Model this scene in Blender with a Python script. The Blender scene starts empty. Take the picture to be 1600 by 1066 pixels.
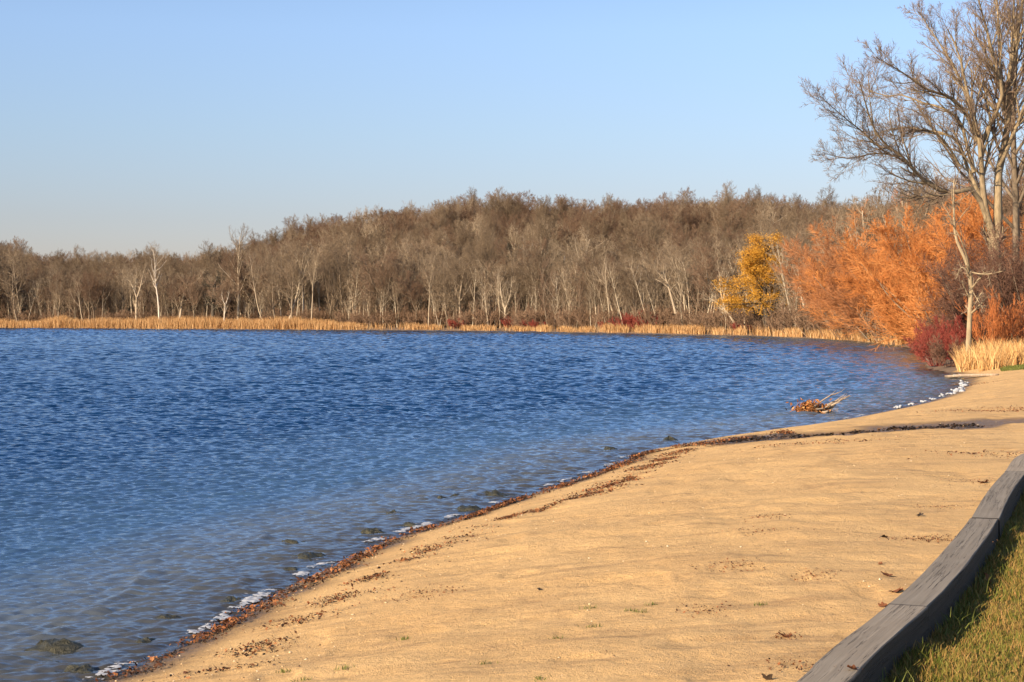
import bpy, math, random
import numpy as np
from mathutils import Vector

# ------------------------------------------------------------------ camera, sky, sun, exposure
S = bpy.context.scene
COL = S.collection
F, CX, HY, HC = 2600.0, 800.0, 497.0, 1.9          # focal length (px of a 1600 px frame), axis, horizon row, eye height over the lake
cam = bpy.data.cameras.new('camera')
cam.sensor_width = 36.0
cam.lens = F / 1600 * 36.0
cam.shift_y = (HY - 533.0) / 1600.0
cam.clip_end = 6000.0
cam.clip_start = 0.05
co = bpy.data.objects.new('camera', cam)
COL.objects.link(co)
co.location = (0, 0, HC)
co.rotation_euler = (math.pi / 2, 0, 0)
S.camera = co

SUN_EL, SUN_AZ = math.radians(24), math.radians(228)
W = bpy.data.worlds.new('World')
S.world = W
W.use_nodes = True
wn, wl = W.node_tree.nodes, W.node_tree.links
sky = wn.new('ShaderNodeTexSky')
sky.sky_type = 'NISHITA'
sky.sun_disc = False
sky.sun_elevation = SUN_EL
sky.sun_rotation = SUN_AZ
sky.altitude = 250
sky.air_density = 1.0
sky.dust_density = 0.6
sky.ozone_density = 2.5
bg = wn['Background']
bg.inputs[1].default_value = 0.09
# a dusty violet-grey band of haze low in the sky
tcw, sep, hz, mul = wn.new('ShaderNodeTexCoord'), wn.new('ShaderNodeSeparateXYZ'), wn.new('ShaderNodeValToRGB'), wn.new('ShaderNodeMix')
wl.new(tcw.outputs['Generated'], sep.inputs[0])
wl.new(sep.outputs['Z'], hz.inputs[0])
els = hz.color_ramp.elements
for _ in range(3): els.new(0.5)
for e_, (p_, c_) in zip(els, ((0.03, (0.70, 0.59, 0.665)), (0.06, (0.735, 0.635, 0.70)), (0.11, (0.86, 0.795, 0.845)), (0.17, (1.0, 0.95, 1.03)), (0.35, (1.0, 1.0, 1.05)))):
    e_.position = p_
    e_.color = (*c_, 1)
mul.data_type, mul.blend_type = 'RGBA', 'MULTIPLY'
mul.inputs[0].default_value = 1.0
wl.new(sky.outputs[0], mul.inputs[6])
wl.new(hz.outputs[0], mul.inputs[7])
wl.new(mul.outputs[2], bg.inputs[0])
sl = bpy.data.lights.new('sun', 'SUN')
sl.energy = 5.0
sl.angle = math.radians(0.5)
sl.color = (1.0, 0.80, 0.57)
so = bpy.data.objects.new('sun', sl)
COL.objects.link(so)
so.rotation_euler = Vector((-math.sin(SUN_AZ) * math.cos(SUN_EL), -math.cos(SUN_AZ) * math.cos(SUN_EL), -math.sin(SUN_EL))).to_track_quat('-Z', 'Y').to_euler()
S.view_settings.view_transform = 'Standard'
S.view_settings.look = 'None'
S.view_settings.exposure = 0.9
S.view_settings.gamma = 1.0
S.view_settings.use_curve_mapping = False
S.cycles.max_bounces = 6
S.cycles.transparent_max_bounces = 12

# ------------------------------------------------------------------ helpers
def at(px, py, z=0.0):
    Y = (HC - z) * F / (py - HY)
    return np.array([(px - CX) / F * Y, Y, z])

def link(name, me, parent=None, mat=None):
    o = bpy.data.objects.new(name, me)
    COL.objects.link(o)
    if parent is not None:
        o.parent = parent
    if mat is not None and me is not None:
        for m in (mat if isinstance(mat, (list, tuple)) else [mat]):
            me.materials.append(m)
    return o

def tag(o, label=None, cat=None, group=None, kind=None):
    if label: o['label'] = label
    if cat: o['category'] = cat
    if group: o['group'] = group
    if kind: o['kind'] = kind
    return o

def empty(name, loc, rz=0.0, sc=1.0):
    o = bpy.data.objects.new(name, None)
    o.empty_display_size = 0.2
    COL.objects.link(o)
    o.location = [float(v) for v in loc]
    o.rotation_euler = (0, 0, rz)
    o.scale = (sc, sc, sc) if np.isscalar(sc) else sc
    return o

def mesh_np(name, V, Fq, smooth=False, mats=None):
    """V (n,3); Fq (m,k) faces of equal size, or a list of such arrays"""
    me = bpy.data.meshes.new(name)
    fl = Fq if isinstance(Fq, list) else [Fq]
    fl = [np.asarray(f, dtype=np.int32) for f in fl if len(f)]
    V = np.asarray(V, dtype=np.float32)
    me.vertices.add(len(V))
    me.vertices.foreach_set('co', V.ravel())
    loops = np.concatenate([f.ravel() for f in fl])
    tot = np.concatenate([np.full(len(f), f.shape[1], np.int32) for f in fl])
    me.loops.add(len(loops))
    me.loops.foreach_set('vertex_index', loops)
    me.polygons.add(len(tot))
    st = np.zeros(len(tot), np.int32)
    st[1:] = np.cumsum(tot)[:-1]
    me.polygons.foreach_set('loop_start', st)
    me.polygons.foreach_set('loop_total', tot)
    if mats is not None:
        me.polygons.foreach_set('material_index', np.asarray(mats, np.int32))
    if smooth:
        me.polygons.foreach_set('use_smooth', np.ones(len(tot), bool))
    me.update(calc_edges=True)
    me.validate()
    return me

def vattr(me, name, val):
    a = me.attributes.new(name, 'FLOAT', 'POINT')
    a.data.foreach_set('value', np.asarray(val, np.float32))

def grid_faces(nr, nc, keep=None):
    i = np.arange(nr * nc).reshape(nr, nc)
    f = np.stack([i[:-1, :-1], i[:-1, 1:], i[1:, 1:], i[1:, :-1]], -1).reshape(-1, 4)
    if keep is not None:
        k = keep.ravel()
        f = f[k[f].any(1)]
    return f

def compact(V, Fq, *attrs):
    used = np.zeros(len(V), bool)
    used[Fq.ravel()] = True
    m = np.cumsum(used) - 1
    return (V[used], m[Fq]) + tuple(a[used] for a in attrs)

def vnoise(x, y, seed=0):
    """smooth lattice noise, 0..1"""
    xi, yi = np.floor(x).astype(np.int64), np.floor(y).astype(np.int64)
    u, v = x - xi, y - yi
    u, v = u * u * (3 - 2 * u), v * v * (3 - 2 * v)
    def h(a, b):
        n = (a * 374761393 + b * 668265263 + seed * 974711) & 0x7fffffff
        n = ((n ^ (n >> 13)) * 1274126177) & 0x7fffffff
        return ((n ^ (n >> 16)) & 0xffff) / 65535.0
    return (h(xi, yi) * (1 - u) + h(xi + 1, yi) * u) * (1 - v) + (h(xi, yi + 1) * (1 - u) + h(xi + 1, yi + 1) * u) * v

def sstep(a, b, x):
    t = np.clip((x - a) / (b - a), 0, 1)
    return t * t * (3 - 2 * t)

def unit(v):
    return v / np.maximum(np.linalg.norm(v, axis=-1, keepdims=True), 1e-9)

# ------------------------------------------------------------------ materials
def mat_new(name):
    m = bpy.data.materials.new(name)
    m.use_nodes = True
    nt = m.node_tree
    return m, nt, nt.nodes['Principled BSDF']

def nd(nt, typ, **kw):
    n = nt.nodes.new('ShaderNode' + typ)
    for k, v in kw.items():
        setattr(n, k, v)
    return n

def ramp(nt, fac, stops, interp='LINEAR'):
    r = nd(nt, 'ValToRGB')
    r.color_ramp.interpolation = interp
    e = r.color_ramp.elements
    while len(e) < len(stops):
        e.new(0.5)
    for q, (p, c) in zip(e, stops):
        q.position = p
        q.color = (c[0], c[1], c[2], 1) if len(c) == 3 else c
    nt.links.new(fac, r.inputs[0])
    return r.outputs[0]

def noise(nt, scale, detail=4, rough=0.55, vec=None, coord='Object'):
    n = nd(nt, 'TexNoise')
    n.inputs['Scale'].default_value = scale
    n.inputs['Detail'].default_value = detail
    n.inputs['Roughness'].default_value = rough
    if vec is None:
        tc = nd(nt, 'TexCoord')
        vec = tc.outputs[coord]
    nt.links.new(vec, n.inputs['Vector'])
    return n.outputs['Fac']

def mixc(nt, fac, a, b, mode='MIX'):
    m = nd(nt, 'Mix', data_type='RGBA', blend_type=mode)
    for s, v in ((0, fac), (6, a), (7, b)):
        if isinstance(v, (int, float)):
            m.inputs[s].default_value = v
        elif isinstance(v, (tuple, list)):
            m.inputs[s].default_value = (v[0], v[1], v[2], 1)
        else:
            nt.links.new(v, m.inputs[s])
    return m.outputs[2]

def math_n(nt, op, a, b=None, c=None, clamp=False):
    m = nd(nt, 'Math', operation=op)
    m.use_clamp = clamp
    for i, v in enumerate((a, b, c)):
        if v is None: continue
        if isinstance(v, (int, float)):
            m.inputs[i].default_value = v
        else:
            nt.links.new(v, m.inputs[i])
    return m.outputs[0]

def bump(nt, bsdf, h, strength, dist):
    b = nd(nt, 'Bump')
    b.inputs['Strength'].default_value = strength
    b.inputs['Distance'].default_value = dist
    nt.links.new(h, b.inputs['Height'])
    nt.links.new(b.outputs[0], bsdf.inputs['Normal'])

def mat_island(name, stops, rough=0.85, obj_rand=0.0, sheen=0.0):
    """colour picked per loose piece, shifted a little per object"""
    m, nt, b = mat_new(name)
    g = nd(nt, 'NewGeometry')
    f = g.outputs['Random Per Island']
    if obj_rand:
        oi = nd(nt, 'ObjectInfo')
        f = math_n(nt, 'ADD', math_n(nt, 'MULTIPLY', f, 1 - obj_rand), math_n(nt, 'MULTIPLY', oi.outputs['Random'], obj_rand))
    nt.links.new(ramp(nt, f, stops), b.inputs['Base Color'])
    b.inputs['Roughness'].default_value = rough
    b.inputs['Specular IOR Level'].default_value = 0.15
    return m

def mat_bark(name, c0, c1, scale=6.0, rough=0.9, obj_rand=0.3):
    m, nt, b = mat_new(name)
    tc = nd(nt, 'TexCoord')
    mp = nd(nt, 'Mapping')
    mp.inputs['Scale'].default_value = (1, 1, 0.25)
    nt.links.new(tc.outputs['Object'], mp.inputs[0])
    f = noise(nt, scale, 5, 0.65, mp.outputs[0])
    oi = nd(nt, 'ObjectInfo')
    f2 = math_n(nt, 'ADD', math_n(nt, 'MULTIPLY', oi.outputs['Random'], obj_rand), math_n(nt, 'MULTIPLY', f, 1 - obj_rand * .5))
    nt.links.new(ramp(nt, f2, [(0.3, c0), (0.75, c1)]), b.inputs['Base Color'])
    b.inputs['Roughness'].default_value = rough
    b.inputs['Specular IOR Level'].default_value = 0.15
    bump(nt, b, f, 0.6, 0.02)
    return m

BARK = mat_bark('grey_bark', (0.10, 0.075, 0.052), (0.27, 0.21, 0.145))
PALE = mat_bark('pale_bark', (0.27, 0.21, 0.145), (0.50, 0.41, 0.29))
PALEB = mat_bark('light_bark', (0.34, 0.275, 0.19), (0.56, 0.47, 0.34))
BIRCH = mat_bark('birch_bark', (0.5, 0.42, 0.32), (0.8, 0.72, 0.6))
DARKB = mat_bark('dark_bark', (0.045, 0.038, 0.03), (0.12, 0.10, 0.075))
NEARB = mat_bark('tan_bark', (0.16, 0.12, 0.07), (0.42, 0.325, 0.20), 9.0, obj_rand=0.1)
TWIG = mat_island('grey_brown_twigs', [(0.0, (0.11, 0.078, 0.05)), (0.5, (0.20, 0.145, 0.092)), (1.0, (0.29, 0.22, 0.15))], obj_rand=0.6)
TWIGR = mat_island('red_brown_twigs', [(0.0, (0.11, 0.068, 0.046)), (0.6, (0.20, 0.126, 0.08)), (1.0, (0.30, 0.21, 0.138))], obj_rand=0.55)
TWIGP = mat_island('pale_twigs', [(0.0, (0.19, 0.14, 0.09)), (0.6, (0.29, 0.22, 0.145)), (1.0, (0.40, 0.32, 0.22))], obj_rand=0.5)
TWIGD = mat_island('dark_twigs', [(0.0, (0.05, 0.042, 0.03)), (1.0, (0.12, 0.10, 0.065))], obj_rand=0.4)
TWIGN = mat_island('tan_twigs', [(0.0, (0.15, 0.10, 0.068)), (1.0, (0.30, 0.22, 0.15))])
ORANGE = mat_island('orange_twigs', [(0.0, (0.36, 0.13, 0.038)), (0.6, (0.57, 0.215, 0.062)), (1.0, (0.64, 0.31, 0.11))], obj_rand=0.35)
ORANGEB = mat_island('orange_brown_twigs', [(0.0, (0.28, 0.115, 0.048)), (0.6, (0.44, 0.185, 0.076)), (1.0, (0.5, 0.26, 0.125))], obj_rand=0.3)
YELLOW = mat_island('yellow_foliage', [(0.0, (0.36, 0.17, 0.02)), (0.6, (0.58, 0.29, 0.035)), (1.0, (0.64, 0.37, 0.07))])
RED = mat_island('red_twigs', [(0.0, (0.15, 0.03, 0.024)), (0.6, (0.28, 0.055, 0.042)), (1.0, (0.36, 0.12, 0.075))], obj_rand=0.3)
FIERY = mat_island('orange_red_twigs', [(0.0, (0.40, 0.115, 0.035)), (1.0, (0.58, 0.23, 0.08))])
BRAMBLE = mat_island('brown_bramble_twigs', [(0.0, (0.07, 0.035, 0.025)), (0.6, (0.17, 0.09, 0.06)), (1.0, (0.27, 0.16, 0.10))], obj_rand=0.3)
REED = mat_island('dry_reed', [(0.0, (0.28, 0.14, 0.055)), (0.5, (0.46, 0.265, 0.11)), (1.0, (0.57, 0.38, 0.19))])
STRAW = mat_island('dry_grass', [(0.0, (0.38, 0.19, 0.065)), (0.5, (0.58, 0.35, 0.14)), (1.0, (0.68, 0.48, 0.22))])
LEAFM = mat_island('dead_leaves', [(0.0, (0.035, 0.02, 0.013)), (0.45, (0.12, 0.05, 0.025)), (0.8, (0.26, 0.095, 0.035)), (1.0, (0.36, 0.17, 0.07))])
DARKLEAF = mat_island('wet_dark_leaves', [(0.0, (0.015, 0.012, 0.01)), (0.7, (0.05, 0.035, 0.025)), (1.0, (0.13, 0.07, 0.035))], rough=0.5)
PEBBLE = mat_island('pebbles', [(0.0, (0.16, 0.10, 0.055)), (0.4, (0.38, 0.25, 0.12)), (0.75, (0.55, 0.40, 0.22)), (1.0, (0.70, 0.58, 0.40))])
BLADE = mat_island('grass_blades', [(0.0, (0.33, 0.18, 0.065)), (0.35, (0.25, 0.17, 0.045)), (0.6, (0.145, 0.145, 0.024)), (1.0, (0.09, 0.125, 0.016))], rough=0.6)
GREEN = mat_island('green_blades', [(0.0, (0.085, 0.095, 0.022)), (1.0, (0.14, 0.155, 0.035))], rough=0.6)
nt = BLADE.node_tree
_b = nt.nodes['Principled BSDF']
_c = _b.inputs['Base Color'].links[0].from_socket
_p = ramp(nt, noise(nt, 3.2, 4, 0.65), [(0.42, (0, 0, 0)), (0.66, (0.5, 0.5, 0.5))])
nt.links.new(mixc(nt, _p, _c, (0.30, 0.175, 0.06)), _b.inputs['Base Color'])
FOAM, nt, b = mat_new('foam')
b.inputs['Base Color'].default_value = (0.36, 0.375, 0.40, 1)
b.inputs['Roughness'].default_value = 0.6
b.inputs['Subsurface Weight'].default_value = 0.0

# ------------------------------------------------------------------ shoreline and the lie of the land
SHORE_PX = [(160, 1066), (330, 988), (450, 916), (600, 846), (720, 808), (850, 765), (960, 728), (1000, 706), (1100, 688), (1200, 675),
            (1300, 660), (1400, 640), (1450, 629), (1492, 613), (1510, 600), (1503, 589), (1478, 582), (1452, 577), (1442, 562), (1438, 546),
            (1400, 541), (1370, 537), (1300, 531), (1200, 526), (1100, 523.5), (900, 520), (800, 518.3), (500, 516), (250, 514.3), (0, 513), (-200, 512.6), (-600, 512.4)]
SP = np.array([at(a, b)[:2] for a, b in SHORE_PX])
near = np.array([[-7.5, -14.0], [-4.6, 2.0], [-3.3, 5.8]])
SP = np.concatenate([near, SP])
POLY = np.concatenate([SP, np.array([[-900.0, 300.0], [-900.0, -14.0]])])

def shore_sd(x, y):
    """distance from the shoreline: > 0 on land, < 0 over the lake"""
    sh = x.shape
    x, y = x.ravel(), y.ravel()
    d2 = np.full(len(x), 1e18)
    for a, b in zip(SP[:-1], SP[1:]):
        e = b - a
        t = np.clip(((x - a[0]) * e[0] + (y - a[1]) * e[1]) / (e @ e), 0, 1)
        d2 = np.minimum(d2, (x - a[0] - t * e[0]) ** 2 + (y - a[1] - t * e[1]) ** 2)
    ins = np.zeros(len(x), bool)
    n = len(POLY)
    for i in range(n):
        a, b = POLY[i], POLY[(i + 1) % n]
        if a[1] == b[1]: continue
        c = ((a[1] > y) != (b[1] > y)) & (x < (b[0] - a[0]) * (y - a[1]) / (b[1] - a[1]) + a[0])
        ins ^= c
    return (np.sqrt(d2) * np.where(ins, -1, 1)).reshape(sh)

SKY_PX = np.array([(-700, 380), (-200, 370), (0, 372), (40, 388), (100, 402), (200, 396), (260, 392), (330, 396), (385, 376), (425, 362), (460, 342), (540, 326), (600, 321),
                   (680, 306), (740, 297), (790, 287), (830, 296), (870, 307), (960, 299), (1050, 292), (1100, 286), (1200, 281), (1300, 274), (1420, 258), (1600, 250), (2300, 250)], float)
SKY_PX[:, 1] -= 5.0 * sstep(380, 600, SKY_PX[:, 0])
_sx = np.array([p[0] for p in SHORE_PX if p[1] < 545][::-1], float)
_sy = np.array([at(*p)[1] for p in SHORE_PX if p[1] < 545][::-1])
DR = 120.0
TREE_TOP = 13.0
def shore_Y(px):
    return np.interp(px, _sx, _sy)
def ridge_z(px):
    Yr = shore_Y(px) + DR
    return np.maximum((HY - np.interp(px, SKY_PX[:, 0], SKY_PX[:, 1])) / F * Yr + HC - TREE_TOP, 1.0)

def H(x, y):
    sd = shore_sd(x, y)
    t = np.clip(sd / 4.2, 0, 1)
    z = 0.45 * t * (2 - t)
    z = z + 0.012 * np.clip(sd - 4.2, 0, 8)
    w = np.clip(-sd, 0, None)
    z = np.where(sd < 0, -np.minimum(0.13 * w, 1.6), z)
    yy = np.maximum(y, 1.0)
    px = CX + F * x / yy
    far = sstep(95, 190, y) * sstep(8, DR, sd)
    z = z + far * ridge_z(px)
    small = sstep(0.2, 1.5, sd) * (1 - sstep(60, 90, y))
    z = z + small * (0.05 * (vnoise(x * 0.9, y * 0.9, 3) - 0.5) + 0.026 * (vnoise(x * 3.1, y * 3.1, 5) - 0.5) + 0.012 * (vnoise(x * 8.3, y * 8.3, 6) - 0.5) - 0.015 * sstep(0.66, 0.84, vnoise(x * 3.7 + 40, y * 3.0, 8)))
    return z

def Hs(x, y):
    return float(H(np.array([float(x)]), np.array([float(y)]))[0])

def ground(px, py):
    z = 0.2
    for _ in range(14):
        p = at(px, py, z)
        z = 0.5 * z + 0.5 * max(Hs(p[0], p[1]), 0.0)
    return at(px, py, z)

# timber edging (left top edge in the ground plan)
ZT = 0.47
TL = [np.array([-0.02, 4.0, ZT])] + [at(a, b, ZT) for a, b in ((1240, 1066), (1272, 1036), (1310, 1003), (1350, 973), (1387, 944), (1421, 915), (1458, 878), (1496, 835), (1516, 809), (1530, 785), (1546, 762), (1570, 736), (1603, 707))]
TL += [np.array([7.2, 20.3, ZT]), np.array([9.9, 23.2, ZT]), np.array([13.5, 26.0, ZT]), np.array([19.0, 29.5, ZT]), np.array([27.0, 33.0, ZT])]
TL = np.array(TL)
def catmull(P, m):
    P = np.asarray(P, float)
    Q = np.concatenate([[2 * P[0] - P[1]], P, [2 * P[-1] - P[-2]]])
    out = []
    for i in range(len(P) - 1):
        a, b, c, d = Q[i:i + 4]
        t = np.linspace(0, 1, m, endpoint=False)[:, None]
        out.append(0.5 * (2 * b + (c - a) * t + (2 * a - 5 * b + 4 * c - d) * t ** 2 + (3 * b - a - 3 * c + d) * t ** 3))
    return np.concatenate(out + [P[-1:]])
def resample(P, n):
    P = np.asarray(P, float)
    s = np.concatenate([[0], np.cumsum(np.linalg.norm(np.diff(P, axis=0), axis=1))])
    u = np.linspace(0, s[-1], n)
    return np.stack([np.interp(u, s, P[:, k]) for k in range(3)], 1)
TCUR = catmull(TL, 8)
def timber_side(x, y):
    """> 0 on the lawn side of the timber's beach edge"""
    sh = x.shape
    x, y = x.ravel(), y.ravel()
    best = np.full(len(x), 1e18)
    sg = np.zeros(len(x))
    C = TCUR[::4, :2]
    C = np.concatenate([[C[0] + (C[0] - C[1]) * 20], C])
    for a, b in zip(C[:-1], C[1:]):
        e = b - a
        t = np.clip(((x - a[0]) * e[0] + (y - a[1]) * e[1]) / (e @ e), 0, 1)
        dx, dy = x - a[0] - t * e[0], y - a[1] - t * e[1]
        d2 = dx * dx + dy * dy
        s = e[1] * (x - a[0]) - e[0] * (y - a[1])
        k = d2 < best
        best = np.where(k, d2, best)
        sg = np.where(k, np.sqrt(d2) * np.sign(s), sg)
    return sg.reshape(sh)

# ------------------------------------------------------------------ setting: terrain base, beach, hillside, lake
m_, nt, b = mat_new('soil')
b.inputs['Base Color'].default_value = (0.12, 0.085, 0.05, 1)
b.inputs['Roughness'].default_value = 1
xs = np.linspace(-3500, 3500, 15)
gx, gy = np.meshgrid(xs, xs)
V = np.stack([gx, gy, np.full_like(gx, -3.0)], -1).reshape(-1, 3)
tag(link('ground', mesh_np('ground', V, grid_faces(15, 15)), mat=m_), kind='structure')

# beach
SAND, nt, b = mat_new('sand')
tc = nd(nt, 'TexCoord').outputs['Object']
n1 = noise(nt, 0.9, 5, 0.6, tc)
n2 = noise(nt, 14.0, 6, 0.7, tc)
n3 = noise(nt, 130.0, 3, 0.7, tc)
mp = nd(nt, 'Mapping')
mp.inputs['Rotation'].default_value = (0, 0, math.radians(-25))
mp.inputs['Scale'].default_value = (0.9, 3.6, 1)
nt.links.new(tc, mp.inputs[0])
n4 = noise(nt, 1.6, 5, 0.68, mp.outputs[0])
c = ramp(nt, n1, [(0.3, (0.63, 0.385, 0.155)), (0.7, (0.73, 0.47, 0.20))])
c = mixc(nt, ramp(nt, n4, [(0.48, (0, 0, 0)), (0.7, (0.9, 0.9, 0.9))]), c, (0.37, 0.22, 0.095))
c = mixc(nt, ramp(nt, n2, [(0.35, (0, 0, 0)), (0.75, (0.4, 0.4, 0.4))]), c, (0.76, 0.51, 0.25))
c = mixc(nt, 0.55, c, ramp(nt, n3, [(0.3, (0.4, 0.4, 0.4)), (0.7, (1.35, 1.35, 1.35))]), 'MULTIPLY')
wet = nd(nt, 'Attribute', attribute_name='wet').outputs['Fac']
wn_ = math_n(nt, 'MULTIPLY', wet, math_n(nt, 'ADD', n2, 0.55), clamp=True)
c = mixc(nt, wn_, c, (0.17, 0.105, 0.05))
nt.links.new(c, b.inputs['Base Color'])
nt.links.new(ramp(nt, wn_, [(0.3, (0.95,) * 3), (1.0, (0.35,) * 3)]), b.inputs['Roughness'])
b.inputs['Specular IOR Level'].default_value = 0.25
hh = math_n(nt, 'ADD', math_n(nt, 'MULTIPLY', n2, 1.0), math_n(nt, 'MULTIPLY', n3, 0.35))
bump(nt, b, hh, 0.8, 0.035)
nr, nc = 620, 560
Yr = 3.5 * (58.0 / 3.5) ** (np.arange(nr) / (nr - 1))
PX = np.linspace(-900, 2300, nc)
X = (PX[None, :] - CX) / F * Yr[:, None]
Y = np.repeat(Yr[:, None], nc, 1)
sd = shore_sd(X, Y)
ts = timber_side(X, Y)
Z = H(X, Y)
Z = np.where(ts > 0.06, np.minimum(Z, 0.2), np.minimum(Z, ZT - 0.015 + 0.02 * sstep(0, -0.5, -ts) * 0))
CHAN = np.array([ground(a, b_) for a, b_ in ((1080, 691), (1150, 686), (1220, 682), (1300, 677), (1370, 672), (1450, 666), (1510, 663), (1580, 657))])
def poly_dist(x, y, P):
    d = np.full(x.shape, 1e18)
    for a, b_ in zip(P[:-1, :2], P[1:, :2]):
        e = b_ - a
        t = np.clip(((x - a[0]) * e[0] + (y - a[1]) * e[1]) / (e @ e), 0, 1)
        d = np.minimum(d, (x - a[0] - t * e[0]) ** 2 + (y - a[1] - t * e[1]) ** 2)
    return np.sqrt(d)
cd = poly_dist(X, Y, CHAN)
cw = 0.35 + 0.5 * vnoise(X * 1.3, Y * 1.3, 9)
Z = Z - 0.05 * (1 - sstep(0.15 * cw, cw, cd))
wetv = np.maximum(1 - sstep(0.05, 0.55, sd + 0.35 * (vnoise(X * 2.2, Y * 2.2, 21) - 0.5)), 0.95 * (1 - sstep(0.5 * cw, 1.3 * cw, cd)))
keep = (sd > -14)
Fq = grid_faces(nr, nc, keep)
V, Fq, wetv = compact(np.stack([X, Y, Z], -1).reshape(-1, 3), Fq, wetv.ravel())
me = mesh_np('beach', V, Fq, True)
vattr(me, 'wet', wetv)
tag(link('beach', me, mat=SAND), kind='structure')

# hillside, with the flat lake bed in front of it
LITTER, nt, b = mat_new('forest_floor')
c = ramp(nt, noise(nt, 0.35, 6, 0.65), [(0.3, (0.10, 0.065, 0.04)), (0.55, (0.19, 0.125, 0.075)), (0.75, (0.26, 0.17, 0.095))])
nt.links.new(c, b.inputs['Base Color'])
b.inputs['Roughness'].default_value = 1
xs = np.concatenate([np.arange(-420, -60, 5.0), np.arange(-60, 90, 1.6), np.arange(90, 460, 6.0)])
ys = np.concatenate([np.arange(56, 170, 1.6), np.arange(170, 620, 4.0)])
gx, gy = np.meshgrid(xs, ys)
V = np.stack([gx, gy, H(gx, gy) + 0.0], -1).reshape(-1, 3)
tag(link('hillside', mesh_np('hillside', V, grid_faces(len(ys), len(xs)), True), mat=LITTER), kind='structure')

# lake: real waves, long ones far out and short ones near the beach
WATER, nt, b = mat_new('lake_water')
nt.nodes.remove(b)
out = [n for n in nt.nodes if n.type == 'OUTPUT_MATERIAL'][0]
geo = nd(nt, 'NewGeometry')
dep = nd(nt, 'Attribute', attribute_name='depth').outputs['Fac']
bmp = nd(nt, 'Bump')
bmp.inputs['Strength'].default_value = 0.28
bmp.inputs['Distance'].default_value = 0.02
nt.links.new(noise(nt, 13.0, 4, 0.65), bmp.inputs['Height'])
body = nd(nt, 'BsdfDiffuse')
nt.links.new(ramp(nt, dep, [(0.0, (0.17, 0.155, 0.125)), (0.08, (0.13, 0.145, 0.155)), (0.32, (0.042, 0.088, 0.165)), (1.0, (0.004, 0.027, 0.085))]), body.inputs['Color'])
tr = nd(nt, 'BsdfTransparent')
tr.inputs['Color'].default_value = (0.85, 0.86, 0.8, 1)
mx = nd(nt, 'MixShader')
nt.links.new(ramp(nt, dep, [(0.0, (0.25,) * 3), (0.2, (1,) * 3)]), mx.inputs[0])
nt.links.new(tr.outputs[0], mx.inputs[1])
nt.links.new(body.outputs[0], mx.inputs[2])
gl = nd(nt, 'BsdfGlossy')
gl.inputs['Roughness'].default_value = 0.03
gl.inputs['Color'].default_value = (0.72, 0.83, 0.97, 1)
nt.links.new(bmp.outputs[0], gl.inputs['Normal'])
fr = nd(nt, 'Fresnel')
fr.inputs['IOR'].default_value = 1.29
nt.links.new(bmp.outputs[0], fr.inputs['Normal'])
mx2 = nd(nt, 'MixShader')
nt.links.new(fr.outputs[0], mx2.inputs[0])
nt.links.new(mx.outputs[0], mx2.inputs[1])
nt.links.new(gl.outputs[0], mx2.inputs[2])
nt.links.new(mx2.outputs[0], out.inputs['Surface'])
nr, nc = 2900, 700
Yr = 5.0 * (330.0 / 5.0) ** (np.arange(nr) / (nr - 1))
PX = np.linspace(-620, 2050, nc)
X = (PX[None, :] - CX) / F * Yr[:, None]
Y = np.repeat(Yr[:, None], nc, 1)
sd = shore_sd(X, Y)
keep = sd < 0.25
rs = np.random.default_rng(5)
dY = Yr * math.log(330.0 / 5.0) / (nr - 1)
NW = 110
lam = 0.06 * (1.7 / 0.06) ** ((np.arange(NW) + rs.random(NW)) / NW)
ang = math.radians(-68) + rs.normal(0, 0.55, NW)          # travel direction, measured from +X: towards the beach
wgt = sstep(1.7, 3.2, lam[None, :] / dY[:, None]) * (1 - sstep(7, 22, lam[None, :] / np.maximum(dY[:, None], 0.02)))
wgt = np.maximum(wgt, 1e-6)
SLOPE = 0.16
amp = SLOPE * math.sqrt(2) * lam / (2 * math.pi)
nrm = np.sqrt((wgt ** 2).sum(1, keepdims=True))
wgt = wgt / nrm
phs = rs.random(NW) * 6.28
gust = 0.72 + 0.6 * vnoise(X * 0.05 + 7, Y * 0.035, 31) * 1.0 + 0.35 * (vnoise(X * 0.35, Y * 0.2, 33) - 0.5)
Z = np.zeros_like(X)
for i in range(NW):
    k = 2 * math.pi / lam[i]
    ph = k * (X * math.cos(ang[i]) + Y * math.sin(ang[i])) + phs[i]
    s = np.sin(ph)
    Z += amp[i] * wgt[:, i:i + 1] * (s + 0.25 * np.cos(2 * ph))
Z *= gust * (0.75 + 0.25 * sstep(0.0, 1.5, -sd)) * 1.38
# low swells steepening as they run up the beach
ph = 2 * math.pi * (sd / 0.7 + 0.8 * vnoise(X * 0.8, Y * 0.8, 41) + 0.25 * vnoise(X * 3, Y * 3, 42))
msk = sstep(0.05, 0.25, -sd) * (1 - sstep(1.0, 2.4, -sd)) * sstep(0.52, 0.72, vnoise(X * 2.1, Y * 2.1, 43)) * (1 - sstep(24, 34, Y))
crest = np.exp(4.5 * (np.cos(ph) - 1)) * (0.4 + 0.8 * vnoise(X * 6, Y * 6, 44) + 0.4 * vnoise(X * 19, Y * 19, 45))
Z += 0.016 * msk * crest
Z += 0.006
Fq = grid_faces(nr, nc, keep)
V, Fq, dv = compact(np.stack([X, Y, Z], -1).reshape(-1, 3), Fq, np.clip(-sd * 0.13, 0, 2).ravel())
me = mesh_np('lake', V, Fq, True)
vattr(me, 'depth', dv)
tag(link('lake', me, mat=WATER), kind='structure')

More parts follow.
